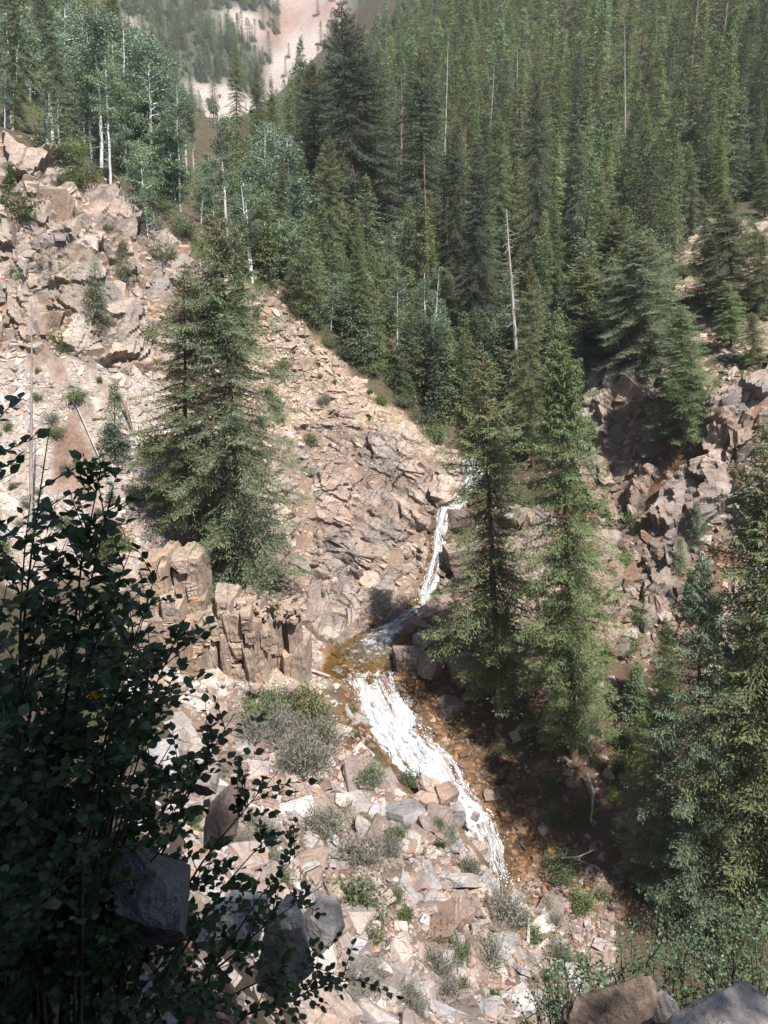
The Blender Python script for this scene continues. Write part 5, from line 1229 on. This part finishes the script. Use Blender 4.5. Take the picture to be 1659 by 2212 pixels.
NAMED = [('grey',690,1600,2.3,'wide grey green shrub on the bank left of the cascade'),('green',590,1530,1.5,'yellow green shrub at the foot of the rock wall'),('grey',640,1530,1.7,'silvery shrub between the rock wall and the cascade'),('twig',545,1600,1.9,'grey twiggy shrub hanging over the broken slabs'),
 ('grey',600,1590,2.3,'broad grey green shrub under the rock wall, left of the wide one'),('grey',660,1650,2.4,'grey shrub mass hanging towards the slabs, under the wide one'),('green',660,1545,2.0,'tall green shrub between the rock wall and the wide grey one'),('green',560,1560,1.8,'yellow green bush at the wall foot near the twiggy shrub'),
 ('green',700,1560,1.3,'green shrub at the top end of the cascade bank'),('twig',425,1410,1.5,'bare grey twig tangle in a cleft of the rock wall'),('green',415,1360,1.0,'small green bush growing out of the rock wall'),('dark',890,1700,1.1,'dark little bush at the edge of the cascade, on top of the slab pile'),('green',800,1690,1.2,'green bush among slabs below the cascade edge'),
 ('green',760,1960,1.6,'lanky green bush among the slabs below the slab pile'),('grey',1080,1985,2.0,'grey green bush on the talus below the stream'),('grey',700,1790,1.6,'dry grey bush in the middle of the talus'),('grey',780,1870,1.7,'grass green tinted grey bush in the talus'),('twig',1060,2080,1.6,'dead twig heap low in the talus'),
 ('dark',345,560,1.7,'rounded dark shrub overhanging the left cliff edge'),('dark',170,400,1.6,'low green juniper mound on the left cliff top'),('dark',390,500,1.6,'spreading green shrub on the crest'),('twig',340,500,1.5,'grey dead brush on the crest'),('dark',20,460,2.2,'bushy green conifer shrub on the cliff top at the left edge'),
 ('green',140,610,1.3,'green shrub on the left cliff, beside the grey one'),('grey',95,590,1.4,'grey shrub on a ledge of the left cliff'),('green',310,730,1.5,'shrub in the gully right of the left cliff'),('green',125,740,1.3,'shrub at the foot of the left cliff'),('green',330,980,1.9,'bright green shrub thicket left of the huge spruce'),('green',350,1090,1.7,'bright green shrub below the thicket'),
 ('green',240,1190,1.8,'bright green bush on the lower left scree'),('green',300,1080,1.2,'yellow green bush on the left scree beside the blue sapling'),('dark',160,860,1.1,'dark round bush on the red soil of the left scree'),('green',610,800,1.2,'bright shrub on the ridge beside the huge spruce'),('dark',940,945,1.9,'low green shrub mat by the upper stream'),('green',670,960,1.1,'small green bush at the top of the rock face'),
 ('dark',880,870,1.7,'dark shrub mat on the ridge shoulder left of the young fir'),('dark',925,905,1.6,'dark shrub at the foot of the young blue green fir'),('green',845,825,1.7,'green shrub on the ridge shoulder'),('dark',800,800,1.5,'low dark shrub at the foot of the ridge head spruce'),('green',985,905,1.8,'green shrub beside the grey trunk at the upper stream'),('dark',745,770,1.5,'low dark shrub on the ridge crest'),
 ('grey',700,870,1.2,'grey bush on the ridge scree'),('grey',880,790,1.6,'grey green bush beside the ridge spruce'),('green',1385,1140,1.4,'yellow green bush on the right cliff'),('grey',1380,1100,1.3,'tan dry bush on the right cliff'),('green',1340,1660,1.3,'small leafy bush on the red soil'),('green',1360,1400,1.1,'dark bush at the foot of the right cliff'),
 ('dark',1255,800,1.5,'dark shrub on the bank below the sunlit spruce'),('green',1260,1960,1.0,'vivid green bush under the fallen branch'),('green',1220,1880,1.1,'little conifer bush with white twigs on the right bank'),('green',1180,2130,.8,'bright green bush on the bank stones'),('green',950,2030,1.0,'green bush low on the talus'),('grey',960,2150,1.1,'grey bush at the bottom of the talus'),('green',1600,560,2.2,'broad bright shrub on the upper right bank'),('green',1400,590,2.0,'broad bright shrub below the wood edge')]
for kind, u, v, s, lab in NAMED:
    p = hit(float(u), float(v))
    if not np.isnan(p[0]): bush_at(kind, p, s, lab)
def strew(kind, zn, n, lo, hi, where):
    for p in sample_zone(zn, n): bush_at(kind, p, random.uniform(lo, hi), None, where)
strew('green', 'left_scree', 14, .4, 1.0, 'on the left scree'); strew('grey', 'left_scree', 10, .5, 1.1, 'on the left scree'); strew('grass', 'left_scree', 12, .6, 1.2, 'on the left scree')
strew('green', 'talus', 12, .35, .9, 'in the talus'); strew('grey', 'talus', 22, .6, 1.4, 'in the talus'); strew('grass', 'talus', 24, .6, 1.3, 'in the talus'); strew('twig', 'talus', 8, .6, 1.3, 'in the talus')
strew('green', 'left_cliff', 10, .5, 1.2, 'on the left cliff'); strew('dark', 'left_cliff', 7, .6, 1.2, 'on the left cliff')
strew('grass', 'rock_face', 12, .5, 1.0, 'in cracks of the rock face'); strew('green', 'crest_scree', 9, .5, 1.1, 'on the scree ridge'); strew('grass', 'crest_scree', 12, .5, 1.1, 'on the scree ridge')
strew('green', 'right_cliff', 14, .5, 1.2, 'on the right cliff'); strew('grass', 'right_cliff', 8, .6, 1.2, 'on the right cliff'); strew('green', 'right_bank', 16, .6, 1.3, 'on the shaded right bank'); strew('dark', 'upper_bank', 12, .8, 1.8, 'on the upper right bank'); strew('green', 'bank_stones', 8, .4, .8, 'on the bank stones')
strew('grass', 'wet', 8, .5, .9, 'beside the cascade')
# fallen wood
def log(name, label, pts, r, mat, twigs=0):
    q = np.array([hit(float(u), float(v)) + np.array([0, 0, dz]) for u, v, dz in pts]); o = q[0].copy(); P_ = Parts(); qq, _ = resample(q - o, 9)
    P_.add(*tube(qq, np.linspace(r, r * .45, 9), 7))
    for _ in range(twigs):
        i = random.randrange(1, 8); P_.add(*tube(np.stack([qq[i], qq[i] + np.random.default_rng(i).normal(0, .35, 3) + np.array([0, 0, .2])]), np.array([r * .25, .008]), 4))
    e = link(name, np_mesh(name, *P_.get(), mat, True), loc=o); tag(e, label, 'log'); return e
for (u, v, w_, d_, h_, rx, ry, rz, c, lab) in [(640,1757,2.1,1.3,.22,.25,.1,.5,(0.44,0.42,0.42),'big flat pale slab with a bright top in the middle of the talus'),(565,1700,2.0,1.1,.55,.1,-.25,.3,(0.30,0.22,0.18),'long brown slab with a dark front edge in the upper talus'),(600,1640,1.3,.9,.4,.2,.1,.8,(0.36,0.29,0.26),'pinkish slab below the twiggy shrub'),
   (690,1710,1.2,.9,.3,.3,.3,1.4,(0.36,0.25,0.19),'rust stained slab below the wide grey shrub'),(745,1730,1.1,.7,.3,.5,.2,.2,(0.40,0.37,0.36),'grey slab tipped towards the creek'),(810,1755,1.0,.8,.16,.6,-.3,.9,(0.43,0.41,0.42),'thin grey blade of stone left of the slab pile'),(735,1825,1.2,.5,.14,.3,1.0,.4,(0.42,0.39,0.38),'upright pale blade of stone in the talus'),
   (815,1850,1.3,.8,.3,.4,.1,.3,(0.37,0.34,0.34),'grey plate below the thin blade of stone'),(700,1650,1.1,.8,.5,.1,.2,.6,(0.42,0.38,0.36),'pale blocky stone beside the cascade shrub'),(790,2010,1.1,.8,.3,.3,.2,.1,(0.41,0.38,0.36),'pale slab in the lower talus'),(860,2060,1.2,.9,.35,.2,-.3,.7,(0.38,0.33,0.31),'pinkish slab low in the talus'),(1165,2000,1.3,.9,.5,.1,.1,.4,(0.46,0.43,0.41),'pale boulder on the bank stones above the bright bush'),
   (820,2130,1.5,1.1,.4,.25,.1,.9,(0.43,0.40,0.38),'broad pale slab at the bottom of the talus'),(1010,2110,1.0,.7,.3,.3,.3,.2,(0.33,0.27,0.24),'brown slab at the bottom of the talus')]:
    o = link('rock', random.choice(SQ_ME), loc=at(u, v, hit(float(u), float(v), 12)[1]), rot=(rx + .25, ry, rz), scale=(w_, d_, h_)); o.color = (*c, 1); tag(o, lab, 'rock')
log('fallen_log', 'pale driftwood pole lying from the outcrop to the pool edge', [(668,1452,.2),(712,1468,.25)], .12, M_DEAD)
log('fallen_log', 'grey bare branch lying down the shaded right bank', [(1265,1690,.6),(1280,1730,.6),(1275,1790,.4)], .10, M_DEAD, 6)
log('fallen_branch', 'white bleached branch sticking out over the bank stones', [(1210,1880,.8),(1245,1885,1.0),(1280,1875,1.2)], .06, M_DEAD, 8)
log('fallen_log', 'broken orange topped stump leaning on the left scree', [(272,905,1.2),(290,945,.2)], .13, M_REDBARK, 3)
log('fallen_log', 'grey log lying along the left cliff top', [(-10,345,.3),(70,360,.3),(120,385,.3)], .16, M_DEAD, 4)
log('fallen_log', 'long pale pole lying down the left scree', [(165,880,.2),(200,960,.2),(235,1040,.2)], .07, M_DEAD)
log('fallen_log', 'bent grey trunk lying in the shadow at the top of the stream', [(975,890,.5),(1000,930,.4),(1010,960,.3)], .16, M_DEAD)
log('tree_stump', 'short dark stump on the talus below the bank stones', [(1140,2040,.0),(1142,1990,.4)], .10, M_DEAD)

# ------------------------------------------------------------------ the near ledge: boulders, the shading spruces, the broad-leaved bush
def boulder(name, label, u, v, Y, dims, seed, rot, col, cuts=5, mat=None):
    g = np.random.default_rng(seed)
    bm = bmesh.new(); bmesh.ops.create_icosphere(bm, subdivisions=6, radius=1.25)
    co = np.array([x.co[:] for x in bm.verts])
    for _ in range(cuts * 3):
        n = g.normal(0, 1, 3); n /= np.linalg.norm(n); d = g.uniform(.50, .86); h = co @ n - d
        co = co - np.outer(np.maximum(h, 0), n)
    def n3(p, s): return (fbm(p[:, 0] * 1.0 + p[:, 2] * .7, p[:, 1] - p[:, 2] * .6, 5, s) - .5)
    co = co * (1 + .16 * n3(co * 2.2, seed)[:, None] + .10 * n3(co * 8, seed + 3)[:, None])
    for x, c_ in zip(bm.verts, co): x.co = c_
    me = bpy.data.meshes.new(name); bm.to_mesh(me); bm.free(); me.materials.append(mat or M_GREY)
    me.polygons.foreach_set('use_smooth', [False] * len(me.polygons))
    o = link(name, me, loc=at(u, v, Y), rot=rot, scale=dims); o.color = (*col, 1); tag(o, label, 'boulder'); return o
boulder('boulder', 'rough grey boulder in the shade under the broad leaved bush', 320, 1960, 3.0, (.30, .30, .34), 5, (.2, .1, .4), (0.22, 0.21, 0.205), 6)
boulder('boulder', 'warm brown boulder with a ridged top at the bottom edge of the ledge', 1335, 2215, 4.3, (.36, .34, .42), 9, (.3, -.2, .2), (0.34, 0.26, 0.20), 7)
boulder('boulder', 'blue grey boulder leaning on the warm brown one', 1410, 2200, 4.5, (.20, .26, .34), 12, (.1, .3, .8), (0.33, 0.32, 0.32), 6)
boulder('boulder', 'rounded grey boulder in the bottom right corner', 1600, 2240, 3.6, (.40, .36, .26), 14, (0, .1, .3), (0.34, 0.32, 0.31), 6)
boulder('boulder', 'tall pale grey lichen covered slab face below the bush', 620, 2080, 5.0, (.34, .26, .62), 17, (.15, .12, .3), (0.46, 0.455, 0.45), 7)
boulder('boulder', 'smaller grey slab leaning above the tall lichen covered one', 690, 1990, 6.2, (.36, .3, .30), 19, (.4, -.2, .6), (0.45, 0.43, 0.41), 7)
boulder('boulder', 'grey rock wedged behind the tall lichen covered slab', 520, 1990, 6.4, (.50, .4, .5), 23, (.2, .2, .9), (0.44, 0.44, 0.44), 7)
boulder('boulder', 'big squared slab with a brown front standing behind the bush', 435, 1660, 9.6, (.42, .5, .40), 27, (.3, .35, .35), (0.33, 0.29, 0.26), 8)
boulder('boulder', 'pale grey slab top beside the squared brown fronted slab', 365, 1640, 10.2, (.45, .45, .30), 29, (.2, -.1, .2), (0.36, 0.36, 0.37), 8)
boulder('boulder', 'white grey slab showing through the bush', 290, 1510, 12.5, (.42, .5, .62), 31, (.1, .15, .1), (0.46, 0.46, 0.47), 8)
boulder('boulder', 'upright rusty slab below the squared slab', 480, 1770, 9.0, (.30, .4, .55), 33, (.2, .2, .5), (0.30, 0.23, 0.19), 8)
HS = [(p_ * .83 + a_ * .56, p_ * .56 - a_ * .83) for p_, a_ in ((-2.4, 4.0), (-.8, 5.4), (.7, 4.4))]  # unseen spruces, set where their shade covers the near ledge and bush
for i, (x, y) in enumerate(HS):
    pr = HERO[['wide', 'slim', 'wide', 'blue', 'slim'][i]]
    e = empty('spruce_tree', (x, y, float(H(x, y))), (0, 0, i * 1.3), (1.0, 1.0, .98)); tag(e, ['broad spruce whose shade falls on the near ledge, right behind the viewpoint', 'slim spruce beside the viewpoint', 'broad spruce right of the viewpoint, nearest the brown boulder'][i], 'tree', 'spruces beside the viewpoint')
    link('trunk', pr['trunk'], e); link('crown', pr['crown'], e)

def leaf_mesh():
    n = 5; t = np.linspace(0, 1, n); w = np.array([.0, .33, .40, .25, .0]); v = []; 
    for i in range(n): v += [(-w[i], t[i], .10 * w[i] * 2 - .10 * t[i] ** 2), (0, t[i], -.10 * t[i] ** 2), (w[i], t[i], .10 * w[i] * 2 - .10 * t[i] ** 2)]
    f = []
    for i in range(n - 1):
        a = i * 3; f += [(a, a + 1, a + 4, a + 3), (a + 1, a + 2, a + 5, a + 4)]
    return np.array(v), np.array(f)
LV, LF = leaf_mesh()
def leaf_cloud(O, Dv, L, N, tone, yellow):
    d = Dv / np.linalg.norm(Dv, axis=1, keepdims=True); x = np.cross(d, N); x /= np.linalg.norm(x, axis=1, keepdims=True); z = np.cross(x, d)
    Rm = np.stack([x, d, z], 2); v = np.einsum('nij,nvj->nvi', Rm, LV[None] * L[:, None, None]) + O[:, None]
    c = np.zeros((len(O), 3)); c[:, 0] = tone; c[:, 1] = yellow
    return v.reshape(-1, 3), (LF[None] + (np.arange(len(O)) * len(LV))[:, None, None]).reshape(-1, 4), np.repeat(c, len(LV), 0)
def leafy_bush(name, label, stems, leaf, singles, seed, tw=(5, 8), lpt=7, dens=1.0):
    """stems: lists of 3-D points; leaves sit alternately along the stems' upper parts and along side twigs"""
    g = np.random.default_rng(seed); base = np.array(stems[0][0]); wood = Parts(); O, Dv, N = [], [], []
    for st in stems:
        q, L = resample(np.array(st), 14); q = q + np.cumsum(g.normal(0, .006, q.shape), 0); r0 = .006 + .0035 * L
        wood.add(*tube(q - base, np.linspace(r0, .0018, 14), 6))
        k = int(g.integers(*tw) * max(1, L) * dens)
        for j in range(k):
            t = g.uniform(.25, .97) * 13; i = min(int(t), 12); b = q[i] * (1 - t + i) + q[i + 1] * (t - i); ax = q[i + 1] - q[i]; ax /= np.linalg.norm(ax)
            rd = g.normal(0, 1, 3); rd -= ax * (rd @ ax); rd /= np.linalg.norm(rd); d = ax * .7 + rd * .8 + np.array([0, 0, .15]); Lt = g.uniform(.10, .30)
            s = np.linspace(0, 1, 5)[:, None]; tq = b + d * Lt * s + np.array([0, 0, -.05]) * s ** 2; wood.add(*tube(tq - base, np.linspace(.0035, .0012, 5), 4))
            m = int(g.integers(lpt - 3, lpt + 2)); u_ = (np.arange(m) + .6) / m; lo = b + d * Lt * u_[:, None] + np.array([0, 0, -.05]) * (u_ ** 2)[:, None]
            sd = np.cross(d, np.array([0, 0, 1.])); sd /= np.linalg.norm(sd) + 1e-6
            dd = d[None] * .6 + sd[None] * (np.where(np.arange(m) % 2, 1, -1) * .9)[:, None] + g.normal(0, .35, (m, 3)); dd[-1] = d
            O.append(lo); Dv.append(dd); N.append(np.array([0, 0, 1.]) + g.normal(0, .45, (m, 3)))
    O, Dv, N = np.concatenate(O), np.concatenate(Dv), np.concatenate(N); n = len(O); L = leaf * g.uniform(.65, 1.25, n); tone = np.clip(g.normal(.5, .3, n), 0, 1)
    e = empty(name, base); tag(e, label, 'bush')
    link('stems', np_mesh('stems', *wood.get(), M_TWIG, True), e)
    dep = O[:, 1] * CP - O[:, 2] * SP; uu, vv, _ = project(O); inside = (uu > -20) & (uu < 1680) & (vv > 0) & (vv < 2230)
    o = np.argsort(-np.where(inside, L / dep, 0)); single = o[:singles]; rest = o[singles:]
    if singles:
        kinds = [np_mesh('leaf', LV, LF, M_BUSH, True, np.tile(np.array([[t_, 0, 0]]), (len(LV), 1))) for t_ in (.1, .35, .6, .9)]
        yel = np_mesh('leaf', LV, LF, M_YELLOW, True, np.zeros((len(LV), 3)))
        for n_, i in enumerate(single):
            d = Vector(Dv[i]).normalized(); x = d.cross(Vector(N[i])).normalized(); z = x.cross(d)
            lo = bpy.data.objects.new('leaf', yel if n_ in (37, 118, 205) else kinds[min(3, int(tone[i] * 4))]); COL.objects.link(lo)
            lo.parent = e; lo.location = O[i] - base; lo.rotation_euler = Matrix((x, d, z)).transposed().to_euler(); lo.scale = (L[i],) * 3
    v, f, c = leaf_cloud(O[rest] - base, Dv[rest], L[rest], N[rest], tone[rest], (g.random(len(rest)) < .004) * 1.0)
    tag(link('leaves', np_mesh('leaves', v, f, M_BUSH, True, c), e), kind='stuff'); print(name, 'leaves', n); return e
M_YELLOW = leaf_material('yellow_leaf', (0.42, 0.26, 0.03), (0.42, 0.26, 0.03), .35)
TIPS = [(110,960,3.2),(60,1090,3.0),(232,985,3.3),(245,1060,3.2),(300,1185,3.1),(345,1215,3.3),(388,1330,3.2),(392,1440,3.3),(310,1300,3.0),(250,1250,3.4),(180,1120,3.3),(4,830,2.6),(-40,960,2.5),(150,1200,3.2),(100,1250,3.0),(320,1500,3.3),(380,1580,3.2),(205,1400,3.5),(90,1400,3.1),
 (255,1500,3.2),(350,1650,3.4),(450,1750,3.1),(495,1850,3.4),(520,1560,3.5),(592,1660,3.5),(605,1790,3.6),(480,1980,3.2),(640,1830,3.7),(690,1900,3.6),(560,2050,3.3),(705,2080,3.4),(795,2105,3.5),(430,2130,2.9),(300,2160,2.6),(150,2120,2.6),(50,2000,2.5),(100,1800,2.7),(200,1700,2.9),(30,1600,2.8),(290,1790,2.9),
 (60,1450,2.8),(140,1330,3.6),(20,1250,3.0),(-20,1400,2.6),(170,1550,3.0),(230,1620,3.4),(110,1680,2.6),(380,1760,3.3),(20,1750,2.4),(60,1900,2.4),(-40,1550,2.4),(330,1420,3.5),(280,1350,3.6),(150,1450,3.3),(420,1660,3.6),(180,1850,2.5),(310,1570,3.6),(240,1330,3.4),(90,1560,3.3),(350,1380,3.4)]
stems = []
gb = np.random.default_rng(77)
for (u, v, Y) in TIPS:
    tip = at(u, v, Y); bu_ = np.clip(u * .55 - 60, -260, 420) + gb.normal(0, 50); b = at(bu_, 2330, Y * .80 + gb.uniform(-.1, .35)); b[2] = min(b[2], float(H(b[0], b[1])) + .3) - .15
    mid1 = b * .6 + tip * .4 + np.array([-.10, .05, .14]); mid2 = b * .25 + tip * .75 + np.array([-.05, .02, .12])
    stems.append([b, mid1, mid2, tip])
leafy_bush('broad_leaved_bush', 'dark broad leaved bush in shade filling the left foreground', stems, .047, 300, 78, (10, 15), 9, 1.1)
# thin twiggy bushes on the brink at lower right
for k, (u0, u1, vt, n, lab) in enumerate([(1150,1330,2040,30,'twiggy dark bush on the brink, in front of the lower stream'),(1330,1500,1990,34,'taller dark twiggy bush behind the brown boulder'),(1500,1680,1930,40,'dense twiggy bush in the right corner below the pale spruce'),(1230,1420,2110,24,'low small leaved bush just behind the blue grey boulder')]):
    st = []
    for _ in range(n):
        u = gb.uniform(u0, u1); Y = gb.uniform(6.0, 8.0) if k < 3 else gb.uniform(5, 5.8); tip = at(u, vt + abs(gb.normal(0, 95)), Y); c0 = at((u0 + u1) / 2 + (u - (u0 + u1) / 2) * .6, 2260, Y + gb.uniform(-.3, .3)); b = c0 - np.array([0, 0, .3])
        st.append([b, b * .5 + tip * .5 + gb.normal(0, .16, 3), tip])
    leafy_bush('twiggy_bush', lab, st, .034, 0, 90 + k, (6, 10), 8, 1.0)
# undergrowth of the woods: one mass, nobody could count it
up_ = hit(rng.uniform(120, 1659, 3200), rng.uniform(330, 900, 3200), 60)
uu, vv, dd_ = project(up_)
okp = ~np.isnan(up_[:, 0]) & (up_[:, 1] > 62) & (up_[:, 1] < 130) & ~in_poly(uu, vv, [(540,600),(800,800),(1000,930),(1000,1100),(500,1100)]) & ~in_poly(uu, vv, Z['upper_bank'][0]) & ~in_poly(uu, vv, Z['left_cliff'][0]) & (rng.uniform(0, 1, len(uu)) < np.where((uu < 640) & (vv < 640), .07, .7))
pts = up_[okp]; sc_ = rng.uniform(.5, 1.5, len(pts))
one = []
for q_ in SHR['dark']: one.append(q_['leaves'])
one += [SHR['green'][0]['leaves'], SAP[1]['crown'], SAP[2]['crown'], SAP[1]['crown']]
scatter_stuff('undergrowth', 'low green undergrowth between the trunks of the woods', pts, one, sc_, sc_ * 1.2)

# ------------------------------------------------------------------ labels that single each repeat out: look + nearest landmark + order
MARKS = [('huge left spruce',500,700),('foot of the huge left spruce',520,1220),('yellow green right spruce',1225,1180),('waterfall',935,1190),('cascade',890,1580),('pool',780,1400),('jointed rock wall',500,1400),('slab pile beside the cascade',945,1800),('blue sapling on the left scree',245,950),
 ('thin dead pole on the left',66,800),('dark shrub on the left cliff edge',345,560),('giant dark spruce',745,260),('forked two stemmed aspen',925,740),('bare dead spruce with stubs',1105,650),('pale blue green spruce',1510,1500),('lone white aspen at right',1618,330),('silver dead trunk',1507,160),('broad spruce on the right cliff',1390,640),
 ('brown boulder on the ledge',1350,2170),('stream below the cascade',1070,1840),('blue green fir by the stream',948,800),('tall forked white aspen',232,270),('clean white aspen trunk',386,330),('red soil patch on the scree',160,830),('leaning rim spruce over the shadow',1475,840),('frosty young spruce',1505,1270),('wide grey shrub left of the cascade',690,1590),
 ('bush low on the talus',950,2030),('grey bush below the stream',1080,1985),('dry grey bush in the talus',700,1790),('pale scree chute',600,150),('dark pointed spruce by the giant',910,300),('spruce at the ridge head',780,650),('tip of the dark waterfall spruce',1043,780),('juniper mound on the cliff top',170,400),('slim bright conifer',1148,780),('sunlit spruce on the upper bank',1575,540),('round headed aspen',865,560),('crooked white dead tree',1240,540)]
mk = np.array([(m[1], m[2]) for m in MARKS], float)
bpy.context.view_layer.update()
from collections import defaultdict
bins = defaultdict(list)
for o, look in REP:
    p = np.array(o.location)
    top = 0.0
    if o.name.startswith(('spruce', 'aspen', 'dead')): top = 10 * o.scale[2]
    u, v, _ = project(p + np.array([0, 0, top])); d = np.hypot(mk[:, 0] - u, mk[:, 1] - v); i = int(np.argmin(d)); dx, dy = u - mk[i, 0], v - mk[i, 1]
    side = ('right of' if dx > 0 else 'left of') if abs(dx) > abs(dy) else ('below' if dy > 0 else 'above')
    bins[(look, side, MARKS[i][0])].append((d[i], o))
ORD = ['', 'second ', 'third ', 'fourth ', 'fifth ', 'sixth ', 'seventh ', 'eighth ', 'ninth ', 'tenth ', 'eleventh ', 'twelfth ', 'thirteenth ', 'fourteenth ', 'fifteenth ', 'sixteenth ', 'seventeenth ', 'eighteenth ', 'nineteenth ', 'twentieth ', 'twenty first ', 'twenty second ', 'twenty third ']
for (look, side, m), li in bins.items():
    li.sort(key=lambda t: t[0])
    for k, (_, o) in enumerate(li):
        o['label'] = (('nearest ' if k == 0 and len(li) > 1 else ORD[min(k, len(ORD) - 1)]) + look + ' ' + side + ' the ' + m)

# ------------------------------------------------------------------ the air of the valley
hz_m = bpy.data.materials.new('valley_air'); hz_m.use_nodes = True; nt = hz_m.node_tree; nt.nodes.clear()
ho = nt.nodes.new('ShaderNodeOutputMaterial'); pv = nt.nodes.new('ShaderNodeVolumePrincipled')
pv.inputs['Color'].default_value = (0.93, 0.96, 1.0, 1); pv.inputs['Density'].default_value = 0.00026; pv.inputs['Anisotropy'].default_value = 0.35
nt.links.new(pv.outputs[0], ho.inputs['Volume'])
zb = min(float(HZ.min()), float(AZ.min())) - 1.0
bv_ = np.array([(x, y, z) for x in (-440, 440) for y in (-70, 1010) for z in (zb, 520.0)])
haze = link('haze', np_mesh('haze', bv_, np.array([(0,1,3,2),(4,6,7,5),(0,4,5,1),(2,3,7,6),(0,2,6,4),(1,5,7,3)]), hz_m))
tag(haze, 'thin pale mountain haze in the valley air', kind='stuff')
print('HAZE', zb, 'ground top', float(HZ.max()), float(AZ.max()))
print('tris', sum(sum(len(p.vertices) - 2 for p in m.polygons) for m in bpy.data.meshes if len(m.polygons) < 1e9))
